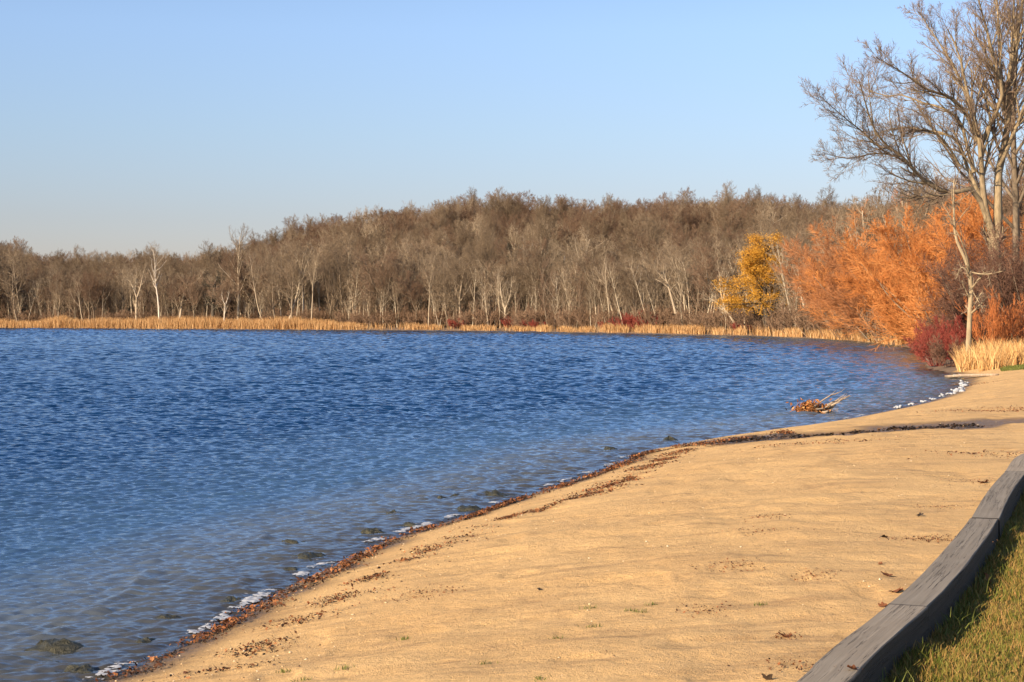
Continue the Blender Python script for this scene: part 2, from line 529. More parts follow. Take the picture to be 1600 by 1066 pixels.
# lawns
TURF, nt, b = mat_new('turf')
c = ramp(nt, noise(nt, 3.0, 6, 0.7), [(0.35, (0.10, 0.105, 0.02)), (0.55, (0.17, 0.13, 0.035)), (0.7, (0.26, 0.16, 0.06))])
nt.links.new(c, b.inputs['Base Color'])
b.inputs['Roughness'].default_value = 1
b.inputs['Specular IOR Level'].default_value = 0.1
def lawn_z(x, y):
    return 0.30 + 0.035 * (vnoise(x * 1.7, y * 1.7, 51) - 0.5) + 0.02 * (vnoise(x * 6, y * 6, 52) - 0.5)
gx, gy = np.meshgrid(np.linspace(-3, 26, 200), np.linspace(-3, 30, 230))
tsl = timber_side(gx, gy)
V = np.stack([gx, gy, lawn_z(gx, gy)], -1).reshape(-1, 3)
Fq = grid_faces(230, 200)
Fq = Fq[(tsl.ravel()[Fq] > 0.03).any(1)]
V, Fq = compact(V, Fq)
tag(link('lawn', mesh_np('lawn', V, Fq, True), mat=TURF), kind='structure')
# ------------------------------------------------------------------ plant builders (vectorised)
def tubes(P, R, sides, out, flat=False):
    """P (N,n,3), R (N,n) -> ring tubes appended to out (list of (V, F))"""
    N, n, _ = P.shape
    T = np.empty_like(P)
    T[:, 1:-1] = P[:, 2:] - P[:, :-2]
    T[:, 0] = P[:, 1] - P[:, 0]
    T[:, -1] = P[:, -1] - P[:, -2]
    T = unit(T)
    ref = np.where(np.abs(T[:, :1, 2:3]) > 0.9, np.array([1.0, 0, 0]), np.array([0, 0, 1.0]))
    A = unit(np.cross(T, np.broadcast_to(ref, T.shape)))
    B = np.cross(T, A)
    th = np.arange(sides) / sides * 2 * math.pi
    V = P[:, :, None, :] + R[:, :, None, None] * (np.cos(th)[None, None, :, None] * A[:, :, None, :] + np.sin(th)[None, None, :, None] * B[:, :, None, :])
    idx = np.arange(N * n * sides).reshape(N, n, sides)
    nx = np.roll(idx, -1, 2)
    Fq = np.stack([idx[:, :-1], nx[:, :-1], nx[:, 1:], idx[:, 1:]], -1).reshape(-1, 4)
    out.append((V.reshape(-1, 3), Fq))

def join(parts):
    Vs, Fs, o = [], [], 0
    for V, Fq in parts:
        Vs.append(V)
        Fs.append(Fq + o)
        o += len(V)
    return np.concatenate(Vs), np.concatenate(Fs)

def march(rng, p, d, L, n, up, wob):
    N = len(p)
    P = np.empty((N, n, 3))
    P[:, 0] = p
    st = (L / (n - 1))[:, None]
    for j in range(1, n):
        d = unit(d + wob * rng.normal(size=(N, 3)) + np.array([0, 0, up]))
        P[:, j] = P[:, j - 1] + d * st
    return P

def grow(rng, P, R, k, n, t0, t1, a0, a1, lr, up, wob, rr, rmin, taper=0.5, jit=0.35):
    N, m, _ = P.shape
    L = np.linalg.norm(np.diff(P, axis=1), axis=2).sum(1)
    t = t0 + (t1 - t0) * (np.arange(k)[None, :] + rng.random((N, k))) / k
    f = t * (m - 1)
    i = np.clip(np.floor(f).astype(int), 0, m - 2)
    a = (f - i)
    I = np.arange(N)[:, None]
    pos = P[I, i] * (1 - a[..., None]) + P[I, i + 1] * a[..., None]
    tan = unit(P[I, i + 1] - P[I, i])
    rad = R[I, i] * (1 - a) + R[I, i + 1] * a
    az = rng.random((N, 1)) * 6.28 + np.arange(k)[None, :] * 2.4 + rng.normal(0, 0.5, (N, k))
    ref = np.where(np.abs(tan[..., 2:3]) > 0.9, np.array([1.0, 0, 0]), np.array([0, 0, 1.0]))
    A = unit(np.cross(tan, ref))
    B = np.cross(tan, A)
    an = a0 + (a1 - a0) * rng.random((N, k))
    d = tan * np.cos(an)[..., None] + (A * np.cos(az)[..., None] + B * np.sin(az)[..., None]) * np.sin(an)[..., None]
    ln = L[:, None] * lr * (1 - taper * (t - t0) / max(t1 - t0, 1e-6)) * (1 + jit * (2 * rng.random((N, k)) - 1))
    P2 = march(rng, pos.reshape(-1, 3), d.reshape(-1, 3), ln.ravel(), n, up, wob)
    r0 = np.maximum(rad.ravel() * rr, rmin)
    R2 = np.maximum(r0[:, None] * np.linspace(1, 0.35, n)[None, :], rmin * np.linspace(1, 0.5, n)[None, :])
    return P2, R2

RD = math.radians
def bare_tree(seed, H0=12.0, r=0.15, lean=0.05, first=0.3, k=(12, 8, 6, 5), ang=(25, 60), lr=(0.5, 0.5, 0.5, 0.6), up=(0.12, 0.08, 0.05, 0.04), wob=0.1, tw=0.012, trunkP=None, fork=0, taper=0.55):
    """bare winter tree -> (trunk mesh data, crown mesh data)"""
    rng = np.random.default_rng(seed)
    if trunkP is None:
        d = unit(np.array([[rng.normal(0, lean), rng.normal(0, lean), 1.0]]))
        P0 = march(rng, np.zeros((1, 3)), d, np.array([H0 * 0.88]), 10, 0.05, 0.05)
        if fork:
            Pf, Rf = [], []
            base = P0[:, :4]
            ds = np.array([[math.cos(q), math.sin(q), 1.7] for q in rng.random() * 6.28 + np.arange(fork) * 6.28 / fork])
            Pk = march(rng, np.repeat(base[:, -1], fork, 0), unit(ds), np.full(fork, H0 * 0.62), 10, 0.12, 0.06)
            P0 = np.concatenate([np.stack([resample(base[0], 10)]), Pk])
    else:
        P0 = np.asarray(trunkP)
    R0 = r * np.linspace(1.0, 0.28, P0.shape[1])[None, :] * np.ones((len(P0), 1))
    if fork:
        R0[0] = r * np.linspace(1.15, 0.85, P0.shape[1])
        R0[1:] *= 0.72
        src, srr = P0[1:], R0[1:]
        first = 0.1
    else:
        src, srr = P0, R0
    tr_, cr = [], []
    tubes(P0, R0, 6, tr_)
    P1, R1 = grow(rng, src, srr, k[0], 7, first, 0.98, RD(ang[0]), RD(ang[1]), lr[0], up[0], wob, 0.55, tw * 1.6, taper)
    tubes(P1, R1, 5, tr_)
    P2, R2 = grow(rng, P1, R1, k[1], 5, 0.2, 1.0, RD(25), RD(60), lr[1], up[1], wob * 1.2, 0.6, tw * 1.3)
    tubes(P2, R2, 4, cr)
    P3, R3 = grow(rng, P2, R2, k[2], 4, 0.2, 1.0, RD(20), RD(55), lr[2], up[2], wob * 1.3, 0.7, tw)
    tubes(P3, R3, 3, cr)
    if k[3]:
        P4, R4 = grow(rng, P3, R3, k[3], 3, 0.1, 1.0, RD(20), RD(55), lr[3], up[3], wob * 1.3, 0.8, tw * 0.8)
        tubes(P4, R4, 3, cr)
    return join(tr_), join(cr)

def leaf_cards(rng, P, n, size, out, spread=0.3):
    """n small leaf-sized quads scattered round the points P"""
    c = P[rng.integers(0, len(P), n)] + rng.normal(0, spread, (n, 3))
    u = unit(rng.normal(size=(n, 3)))
    v = unit(np.cross(u, rng.normal(size=(n, 3))))
    s = size * (0.6 + 0.8 * rng.random((n, 1)))
    V = np.stack([c - u * s, c + v * s * 0.5, c + u * s, c - v * s * 0.5], 1)
    out.append((V.reshape(-1, 3), np.arange(n * 4).reshape(n, 4)))

def bush(seed, stems, Ht, splay, k=(8, 8, 8), lr=(0.5, 0.45, 0.5), up=(0.16, 0.12, 0.08), wob=0.1, tw=0.012, base=0.3, r=0.05, t0=0.15, bend=0.06, angs=(15, 50)):
    """many-stemmed bush -> (stems, twigs)"""
    rng = np.random.default_rng(seed)
    az = rng.random(stems) * 6.28
    sp = splay * np.sqrt(rng.random(stems))
    d = unit(np.stack([np.cos(az) * np.sin(sp), np.sin(az) * np.sin(sp), np.cos(sp)], 1))
    p = np.stack([np.cos(az), np.sin(az), np.zeros(stems)], 1) * (base * rng.random(stems))[:, None]
    L = Ht * (0.7 + 0.4 * rng.random(stems)) * (0.75 + 0.25 * np.cos(sp))
    P0 = march(rng, p, d, L, 8, bend, 0.06)
    R0 = np.maximum(r * np.linspace(1, 0.25, 8)[None, :] * (0.6 + 0.6 * rng.random((stems, 1))), tw)
    st, tw_ = [], []
    tubes(P0, R0, 4, st)
    P, R = P0, R0
    for q in range(len(k)):
        P, R = grow(rng, P, R, k[q], 5 if q == 0 else 3, t0, 1.0, RD(angs[0]), RD(angs[1]), lr[q], up[q], wob, 0.6, tw, 0.45)
        tubes(P, R, 3, tw_)
    return join(st), join(tw_)

_pm = {}
def plant(key, build, loc, rz, sc, mats, name, label, cat, group=None, parts=('trunk', 'crown')):
    """a plant: an Empty with two child meshes; the meshes are shared by copies"""
    if key not in _pm:
        a, c = build()
        _pm[key] = (mesh_np(name + '_' + parts[0], a[0], a[1], True), mesh_np(name + '_' + parts[1], c[0], c[1], False))
        for m, q in zip(_pm[key], mats):
            m.materials.append(q)
    o = empty(name, loc, rz, sc)
    tag(o, label, cat, group)
    for m, q in zip(_pm[key], parts):
        link(q, m, o)
    return o

PROTO = {
    'brown': [(lambda s=s: bare_tree(s, 12, 0.14, first=0.2, k=(15, 8, 6, 5), taper=0.45), (BARK, TWIG)) for s in (1, 2, 3)],
    'round': [(lambda s=s: bare_tree(s, 11, 0.14, first=0.35, k=(14, 8, 6, 6), ang=(30, 70), fork=3, up=(0.1, 0.1, 0.08, 0.06)), (BARK, TWIGR)) for s in (4, 5)],
    'pale': [(lambda s=s: bare_tree(s, 12.5, 0.12, lean=0.12, first=0.42, k=(10, 7, 6, 4), ang=(20, 45), lr=(0.38, 0.5, 0.5, 0.6), up=(0.14, 0.1, 0.06, 0.05), wob=0.12), (PALE, TWIGP)) for s in (6, 7, 8)],
    'dark': [(lambda s=s: bare_tree(s, 11, 0.22, first=0.22, k=(12, 9, 7, 5), ang=(40, 85), lr=(0.6, 0.5, 0.5, 0.55), up=(0.03, 0.05, 0.04, 0.03), wob=0.2), (DARKB, TWIGD)) for s in (9, 10)],
}
KIND_LABEL = {
    'brown': ('bare_tree', 'grey-brown bare tree with upswept fine twigs in the lakeside woods', 'tree', 'grey-brown bare trees of the woods'),
    'round': ('bare_tree', 'reddish-brown bare tree with a rounded forked crown in the woods', 'tree', 'reddish-brown bare trees of the woods'),
    'pale': ('slender_tree', 'slender bare tree with a pale sunlit trunk at the woods edge', 'tree', 'pale-trunked slender trees of the woods'),
    'dark': ('dark_oak', 'dark spreading oak with crooked dark branches in the woods', 'tree', 'dark spreading oaks of the woods'),
}
rnd = random.Random(11)
def wood_point(px, d):
    Y = shore_Y(px) + d
    x = (px - CX) / F * Y
    return x, Y, Hs(x, Y)

def add_wood_tree(kind, px, d, ht):
    vi = rnd.randrange(len(PROTO[kind]))
    bld, mats = PROTO[kind][vi]
    nm, lab, cat, grp = KIND_LABEL[kind]
    x, y, z = wood_point(px, d)
    s = ht / 12.0
    plant((kind, vi), bld, (x, y, z - 0.1), rnd.random() * 6.28, (s * rnd.uniform(0.9, 1.2), s * rnd.uniform(0.9, 1.2), s), mats, nm, lab, cat, grp)

def front_h(px):
    return float(np.interp(px, [-300, 0, 60, 100, 330, 420, 560, 700, 800, 1100, 1250, 1500], [15, 14.5, 12, 10.5, 11, 13.5, 13.5, 11.5, 10.5, 10.0, 10.5, 11]))
NF = 285
for i in range(NF):
    px = -170 + 1640 * (i + rnd.random()) / NF
    d = 4 + 34 * rnd.random() ** 1.2
    u = rnd.random()
    if px < 420:
        kind = 'brown' if u < 0.5 else 'round' if u < 0.72 else 'pale' if u < 0.86 else 'dark'
    else:
        kind = 'pale' if u < 0.3 else 'brown' if u < 0.84 else 'round' if u < 0.93 else 'dark'
    if kind == 'pale': d *= 0.6
    if kind == 'dark': d = max(d, 14)
    add_wood_tree(kind, px, d, front_h(px) * rnd.uniform(0.75, 1.08) * (0.8 if kind == 'dark' else 1))

# woods up the hill behind: one mass, instanced on points
woods_col = bpy.data.collections.new('woods_sources')
srcs = []
for s, (H0, mats, kw) in enumerate([(13, (BARK, TWIG), dict(ang=(18, 42), up=(0.2, 0.16, 0.1, 0.08), first=0.25, k=(14, 8, 6, 5))), (13, (BARK, TWIGR), dict(fork=3, ang=(30, 70), k=(14, 8, 6, 6))), (12, (BARK, TWIG), dict(fork=4, ang=(20, 45), up=(0.18, 0.14, 0.1, 0.08), k=(12, 8, 6, 6))),
                                  (12, (DARKB, TWIGD), dict(ang=(35, 80), wob=0.18, first=0.25, k=(12, 9, 6, 5))), (13, (PALE, TWIGP), dict(first=0.4, lr=(0.42, 0.5, 0.5, 0.6)))]):
    a, c = bare_tree(100 + s, H0, 0.15, tw=0.0115, **kw)
    V, Fq = join([a, c])
    me = mesh_np('woods_tree', V, Fq, False, np.concatenate([np.zeros(len(a[1])), np.ones(len(c[1]))]))
    for m in mats: me.materials.append(m)
    o = bpy.data.objects.new('woods_source_%d' % s, me)
    woods_col.objects.link(o)
pts, idx, scl, rot = [], [], [], []
rng = np.random.default_rng(77)
NB = 1900
for i in range(NB):
    px = -260 + 1960 * (i + rng.random()) / NB
    d = 30 + 150 * rng.random() ** 0.9
    x, y, z = wood_point(px, d)
    if y < 150 and px > 1430: continue
    pts.append((x, y, z - 0.2))
    dk = vnoise(np.array([px / 90.0]), np.array([d / 35.0]), 61)[0]
    u = rng.random()
    darkp = 0.75 if (770 < px < 1010 and 45 < d < 95 and dk > 0.3) else 0.10
    if u < darkp: k = 3
    elif u < darkp + 0.20: k = 4
    else: k = int(rng.choice([0, 1, 2, 1 if d > 90 else 0]))
    idx.append(k)
    scl.append((rng.uniform(0.7, 1.03) if rng.random() < 0.9 else rng.uniform(1.0, 1.15)) * (0.78 if k == 3 else 1.0))
    rot.append(rng.random() * 6.28)
me = bpy.data.meshes.new('woods')
me.from_pydata(pts, [], [])
vattr(me, 'sc', scl)
vattr(me, 'rz', rot)
a = me.attributes.new('pick', 'INT', 'POINT')
a.data.foreach_set('value', idx)
woods = link('woods', me)
tag(woods, 'brown leafless woods climbing the hill behind the lakeside trees', 'woods', kind='stuff')
ng = bpy.data.node_groups.new('woods_nodes', 'GeometryNodeTree')
ng.interface.new_socket('Geometry', in_out='INPUT', socket_type='NodeSocketGeometry')
ng.interface.new_socket('Geometry', in_out='OUTPUT', socket_type='NodeSocketGeometry')
gi, go = ng.nodes.new('NodeGroupInput'), ng.nodes.new('NodeGroupOutput')
iop = ng.nodes.new('GeometryNodeInstanceOnPoints')
ci = ng.nodes.new('GeometryNodeCollectionInfo')
ci.inputs['Collection'].default_value = woods_col
ci.inputs['Separate Children'].default_value = True
ci.inputs['Reset Children'].default_value = True
def gattr(nm, t):
    n = ng.nodes.new('GeometryNodeInputNamedAttribute')
    n.data_type = t
    n.inputs['Name'].default_value = nm
    return [o for o in n.outputs if o.enabled and o.name == 'Attribute'][0]
cxyz = ng.nodes.new('ShaderNodeCombineXYZ')
ng.links.new(gattr('rz', 'FLOAT'), cxyz.inputs['Z'])
e2r = ng.nodes.new('FunctionNodeEulerToRotation')
ng.links.new(cxyz.outputs[0], e2r.inputs[0])
ng.links.new(gi.outputs[0], iop.inputs['Points'])
ng.links.new(ci.outputs[0], iop.inputs['Instance'])
iop.inputs['Pick Instance'].default_value = True
ng.links.new(gattr('pick', 'INT'), iop.inputs['Instance Index'])
ng.links.new(e2r.outputs[0], iop.inputs['Rotation'])
ng.links.new(gattr('sc', 'FLOAT'), iop.inputs['Scale'])
ng.links.new(iop.outputs[0], go.inputs[0])
woods.modifiers.new('woods', 'NODES').node_group = ng

# thin saplings crowding between the trunks: a thicket nobody could count
thick_col = bpy.data.collections.new('thicket_sources')
for s in range(4):
    a, c = bare_tree(150 + s, 7.5, (0.07, 0.055, 0.075, 0.055)[s], lean=0.12, first=(0.35, 0.12, 0.4, 0.12)[s], k=(12, 6, 5, 0), ang=(20, 50), lr=(0.36, 0.5, 0.5, 0), up=(0.14, 0.1, 0.06, 0), tw=0.013)
    V, Fq = join([a, c])
    me = mesh_np('thicket_sapling', V, Fq, False, np.concatenate([np.zeros(len(a[1])), np.ones(len(c[1]))]))
    for m in ((PALEB, TWIGP), (BARK, TWIG), (PALEB, TWIG), (BARK, TWIGR))[s]: me.materials.append(m)
    thick_col.objects.link(bpy.data.objects.new('thicket_source_%d' % s, me))
pts, scl, rot, idx = [], [], [], []
for i in range(1150):
    px = -200 + 1620 * (i + rng.random()) / 1150
    x, y, z = wood_point(px, (4 if px > 540 else 8) + 22 * rng.random())
    pts.append((x, y, z - 0.1))
    scl.append(rng.uniform(0.55, 1.35))
    rot.append(rng.random() * 6.28)
    idx.append(int(rng.integers(0, 4)))
me = bpy.data.meshes.new('sapling_thicket')
me.from_pydata(pts, [], [])
vattr(me, 'sc', scl)
vattr(me, 'rz', rot)
a = me.attributes.new('pick', 'INT', 'POINT')
a.data.foreach_set('value', idx)
thicket = link('sapling_thicket', me)
tag(thicket, 'thicket of thin bare saplings crowding between the lakeside trunks', 'thicket', kind='stuff')
ng2 = ng.copy()
[q for q in ng2.nodes if q.bl_idname == 'GeometryNodeCollectionInfo'][0].inputs['Collection'].default_value = thick_col
thicket.modifiers.new('thicket', 'NODES').node_group = ng2

# ------------------------------------------------------------------ feature trees of the far shore
def px_limb(pts_, Y, n=10, off=None):
    """limb points given as (px, py[, depth offset]) at distance Y -> world points"""
    P = []
    for q in pts_:
        y = Y + (q[2] if len(q) > 2 else 0.0)
        P.append(((q[0] - CX) / F * y, y, HC + (HY - q[1]) / F * y))
    return resample(catmull(np.array(P), 6), n)

def limb_tree(limbs, radii, Y, seed, base, k, lr, up, wob, tw, t0=0.15, angs=(25, 60), n=14, sides=7, thick=1.0):
    """a tree grown on hand-placed limbs; vertices relative to base"""
    rng = np.random.default_rng(seed)
    P0 = np.stack([px_limb(l, Y, n) for l in limbs]) - base
    R0 = np.stack([np.linspace(a, b_, n) for a, b_ in radii]) * thick
    t_, c_ = [], []
    tubes(P0, R0, sides, t_)
    P, R = P0, R0
    for q in range(len(k)):
        P, R = grow(rng, P, R, k[q], (7, 5, 4, 3)[q], t0 if q == 0 else 0.12, 1.0, RD(angs[0]), RD(angs[1]), lr[q], up[q], wob, 0.55 if q == 0 else 0.7, tw * (1.5, 1.2, 1.0, 0.8)[q], 0.4)
        tubes(P, R, 4 if q == 0 else 3, t_ if (q == 0 and len(k) > 2) else c_)
    return join(t_), join(c_)

def feature(limbs, radii, px, d, seed, name, label, mats, k=(9, 6, 5), lr=(0.4, 0.5, 0.5), up=(0.1, 0.06, 0.05), wob=0.12, tw=0.014, cat='tree', t0=0.4, angs=(25, 55)):
    x, y, z = wood_point(px, d)
    bs = np.array([x, y, z])
    plant(('f', seed), lambda: limb_tree(limbs, radii, y, seed, bs, k, lr, up, wob, tw, t0, angs), bs, 0, 1, mats, name, label, cat)

feature([[(249, 506), (247, 470), (243, 440), (242, 412), (239, 390)]], [(0.16, 0.04)], 249, 5, 201, 'birch_tree',
        'tall white-trunked birch standing out before the low woods', (BIRCH, TWIGP), k=(22, 7, 5), lr=(0.22, 0.5, 0.5), up=(0.12, 0.05, 0.03), t0=0.45, angs=(30, 60))
feature([[(213, 500), (213, 475), (214, 466)], [(214, 466), (219, 450), (222, 436), (225, 422)], [(214, 467), (209, 452), (203, 440), (196, 436)], [(211, 458), (212, 440), (214, 420)]],
        [(0.2, 0.16), (0.14, 0.04), (0.13, 0.03), (0.08, 0.03)], 213, 6, 202, 'forked_tree', 'pale tree forking low into two bright limbs beside the birch', (PALE, TWIGP), k=(8, 7, 5), t0=0.3)
feature([[(281, 500), (285, 470), (292, 448), (297, 444)], [(295, 446), (306, 440), (312, 434), (318, 424)], [(293, 448), (287, 441), (280, 432)]],
        [(0.18, 0.14), (0.13, 0.03), (0.1, 0.03)], 281, 6, 203, 'leaning_tree', 'pale leaning tree with a long slanting trunk and wide crown', (PALE, TWIGP), k=(9, 8, 6), lr=(0.55, 0.5, 0.5), t0=0.3)
feature([[(333, 500), (333, 470), (335, 452), (336, 440)], [(334, 454), (342, 446), (348, 440), (352, 432)], [(334, 450), (325, 446), (316, 444)], [(336, 442), (340, 432), (341, 424)]],
        [(0.34, 0.22), (0.2, 0.04), (0.16, 0.03), (0.14, 0.04)], 333, 7, 204, 'gnarled_oak', 'gnarled dark oak with a thick trunk and crooked limbs', (DARKB, TWIGD), k=(9, 7, 6), wob=0.25, up=(0.03, 0.03, 0.02), t0=0.2, angs=(40, 80))
feature([[(350, 505), (351, 485), (352, 476)], [(352, 478), (348, 468), (346, 460)], [(352, 477), (356, 466), (358, 456)]], [(0.1, 0.09), (0.07, 0.02), (0.07, 0.02)], 350, 3, 205,
        'sapling', 'small pale forked sapling at the reeds beneath the gnarled oak', (BIRCH, TWIGP), k=(6, 4, 3))
feature([[(372, 502), (373, 460), (372, 420), (374, 392), (375, 370)]], [(0.24, 0.05)], 372, 9, 206, 'tall_tree', 'tall bare tree topping its neighbours beside the gnarled oak', (PALE, TWIG), k=(20, 8, 6), lr=(0.3, 0.5, 0.5), t0=0.3, up=(0.12, 0.08, 0.05))
feature([[(474, 502), (474, 470), (473, 440), (475, 425)], [(475, 428), (482, 405), (488, 385)], [(474, 430), (466, 408), (460, 392)]], [(0.2, 0.14), (0.12, 0.03), (0.1, 0.03)], 474, 8, 207,
        'tall_tree', 'straight pale trunk at the middle of the reed bed', (PALE, TWIGP), k=(9, 7, 5), t0=0.3)
feature([[(588, 500), (589, 460), (591, 430), (592, 424)], [(592, 426), (600, 405), (604, 385)], [(591, 428), (584, 410), (578, 392)], [(592, 424), (592, 405), (590, 385)]],
        [(0.22, 0.15), (0.12, 0.03), (0.12, 0.03), (0.11, 0.03)], 588, 9, 208, 'fan_shaped_tree', 'pale tree whose limbs fan out above a bright straight trunk', (PALE, TWIGP), k=(10, 7, 6), t0=0.25)
feature([[(790, 508), (789, 490), (790, 480)], [(790, 482), (797, 462), (800, 440)], [(789, 484), (784, 466), (781, 440)]], [(0.15, 0.12), (0.09, 0.03), (0.08, 0.03)], 790, 4, 209,
        'forked_tree', 'pale forked tree at the water by red shrubs', (PALE, TWIGP), k=(7, 5, 4), t0=0.3)
feature([[(958, 490), (951, 465), (945, 440), (940, 425)]], [(0.16, 0.06)], 958, 6, 210, 'leaning_tree', 'thin pale leaning trunk amid grey-brown trees', (PALE, TWIGP), k=(9, 6, 4), t0=0.5)
feature([[(1056, 490), (1048, 460), (1042, 440), (1036, 424)]], [(0.18, 0.07)], 1056, 6, 211, 'leaning_tree', 'pale leaning trunk nearer the yellow willow', (PALE, TWIGP), k=(9, 6, 4), t0=0.5)
feature([[(1152, 512), (1138, 490), (1122, 474), (1108, 466)], [(1133, 484), (1126, 455), (1124, 425)]], [(0.15, 0.05), (0.12, 0.04)], 1152, 3, 212, 'fallen_tree',
        'pale half-fallen tree sloping to the water by the yellow willow', (PALE, TWIGP), k=(7, 5, 4), t0=0.3)
feature([[(720, 505), (718, 470), (722, 440), (726, 420)], [(720, 470), (735, 446), (742, 425)]], [(0.15, 0.05), (0.1, 0.03)], 720, 5, 213, 'forked_tree', 'pale tree with one limb slanting away below the hill top', (PALE, TWIGP), k=(9, 6, 5), t0=0.3)

# yellow willow
def yellow_tree():
    rng = np.random.default_rng(300)
    a, c = bare_tree(301, 9.5, 0.2, lean=0.05, first=0.2, k=(26, 10, 8, 0), ang=(45, 85), lr=(0.4, 0.5, 0.55, 0), up=(0.05, -0.02, -0.12, 0), wob=0.12, tw=0.014, taper=0.6)
    P = c[0][::4]
    low = P[(P[:, 2] > 1.2)]
    # foliage in drooping layers with gaps
    band = np.sin(low[:, 2] * 2.3 + low[:, 0] * 0.5) + 0.6 * np.sin(low[:, 0] * 2.1 + low[:, 1]) > -0.9
    out_ = [c]
    leaf_cards(rng, low[band], 34000, 0.045, out_, 0.22)
    return a, join(out_)
x, y, z = wood_point(1199, 4)
plant('yellow', yellow_tree, (x, y, z), 0.4, (1.6, 1.4, 1.1), (DARKB, YELLOW), 'willow_tree', 'golden-yellow willow still in leaf at the far shore', 'tree')
for j, (px, py0, h_) in enumerate(((1241, 512, 6.0), (1225, 512, 5.0))):
    x, y, z = wood_point(px, 3)
    plant(('slim', j), lambda j=j: bare_tree(320 + j, 6, 0.1, first=0.4, k=(8, 6, 5, 0), lr=(0.35, 0.5, 0.5, 0)), (x, y, z), j, h_ / 6, (PALE, TWIGP), 'sapling',
          ('slim pale sapling between the yellow willow and the orange willows', 'thin bare sapling growing against the yellow willow')[j], 'tree')

# orange willows along the curve of the shore
def at_bank(px, Y):
    x = (px - CX) / F * Y
    return x, Y, Hs(x, Y)
OW = [(1312, 147, 11.8, 'rounded orange willow thicket next to the yellow willow', ORANGEB), (1338, 137, 11.6, 'broad orange willow thicket in the middle of the willow row', ORANGE),
      (1388, 126, 10.0, 'brownish-orange willow thicket behind the brightest willow', ORANGEB), (1432, 108, 9.2, 'bright orange willow arching over the water', ORANGE),
      (1492, 92, 9.2, 'tall orange willow behind the slender tree', ORANGE), (1580, 90, 9.4, 'upright orange willow behind the big tree trunks', ORANGE)]
for j, (px, Y_, h_, lab, m) in enumerate(OW):
    x, y, z = at_bank(px, Y_)
    if shore_sd(np.array([x]), np.array([y]))[0] < 1.2:
        x += 2.0
    plant(('ow', j), lambda j=j, h_=h_: bush(400 + j, 26, h_ * 0.8, RD(44 if j == 0 else 60), k=(13, 11, 14), lr=(0.42, 0.45, 0.62), up=(0.14, 0.10, 0.05), wob=0.14, tw=0.0105, base=1.6, r=0.08, t0=0.1, bend=0.06, angs=(15, 62)),
          (x, y, z - 0.05), j * 1.3, (1.1, 1.1, 1.0), (BARK, m), 'willow_bush', lab, 'willow', 'orange willows along the bank', ('stems', 'twigs'))
# low orange sprays reaching over the water
for j, (px, Y_, h_, lab) in enumerate(((1446, 99, 3.4, 'low orange willow spray hanging over the water'), (1418, 113, 3.6, 'low orange willow clump at the dark bank'), (1472, 88, 4.2, 'bushy orange willow behind the red shrub'))):
    x, y, z = at_bank(px, Y_)
    plant(('ol', j), lambda j=j, h_=h_: bush(430 + j, 14, h_, RD(75), k=(9, 8, 6), up=(0.1, 0.08, 0.06), tw=0.012, base=0.8, r=0.04),
          (x + 1.0, y, max(z, 0.05)), j, 1.0, (BARK, ORANGE), 'willow_bush', lab, 'willow', 'orange willows along the bank', ('stems', 'twigs'))

# ------------------------------------------------------------------ the right bank, near
# slender tree with a kinked trunk
x, y, z = at_bank(1512, 58.8)
bs = np.array([x, y, z - 0.05])
SL = [[(1512, 572), (1513, 540), (1515, 500), (1517, 450), (1515, 424)], [(1515, 426), (1508, 405), (1500, 388), (1494, 372), (1491, 350), (1490, 300, 0.6), (1491, 280, 1.0)],
      [(1515, 424), (1511, 402, -0.4), (1502, 376, -0.8), (1489, 352, -1.0), (1478, 338, -1.2)], [(1516, 425), (1530, 428, -0.6), (1548, 428, -1.0), (1566, 424, -1.2)],
      [(1516, 428), (1504, 418, 0.3), (1498, 424, 0.6), (1494, 436, 0.8)], [(1517, 450), (1528, 470, -0.5), (1536, 482, -1)]]
SR = [(0.16, 0.12), (0.11, 0.03), (0.07, 0.02), (0.055, 0.015), (0.04, 0.012), (0.03, 0.01)]
def slender():
    return limb_tree(SL, SR, y, 501, bs, (7, 6, 5), (0.28, 0.45, 0.5), (0.05, 0.03, 0.02), 0.16, 0.006, 0.4, (30, 65), thick=0.66)
plant('slender', slender, bs, 0, 1, (NEARB, TWIGN), 'slender_tree', 'slender bare tree with a kinked trunk at the beach end', 'tree')

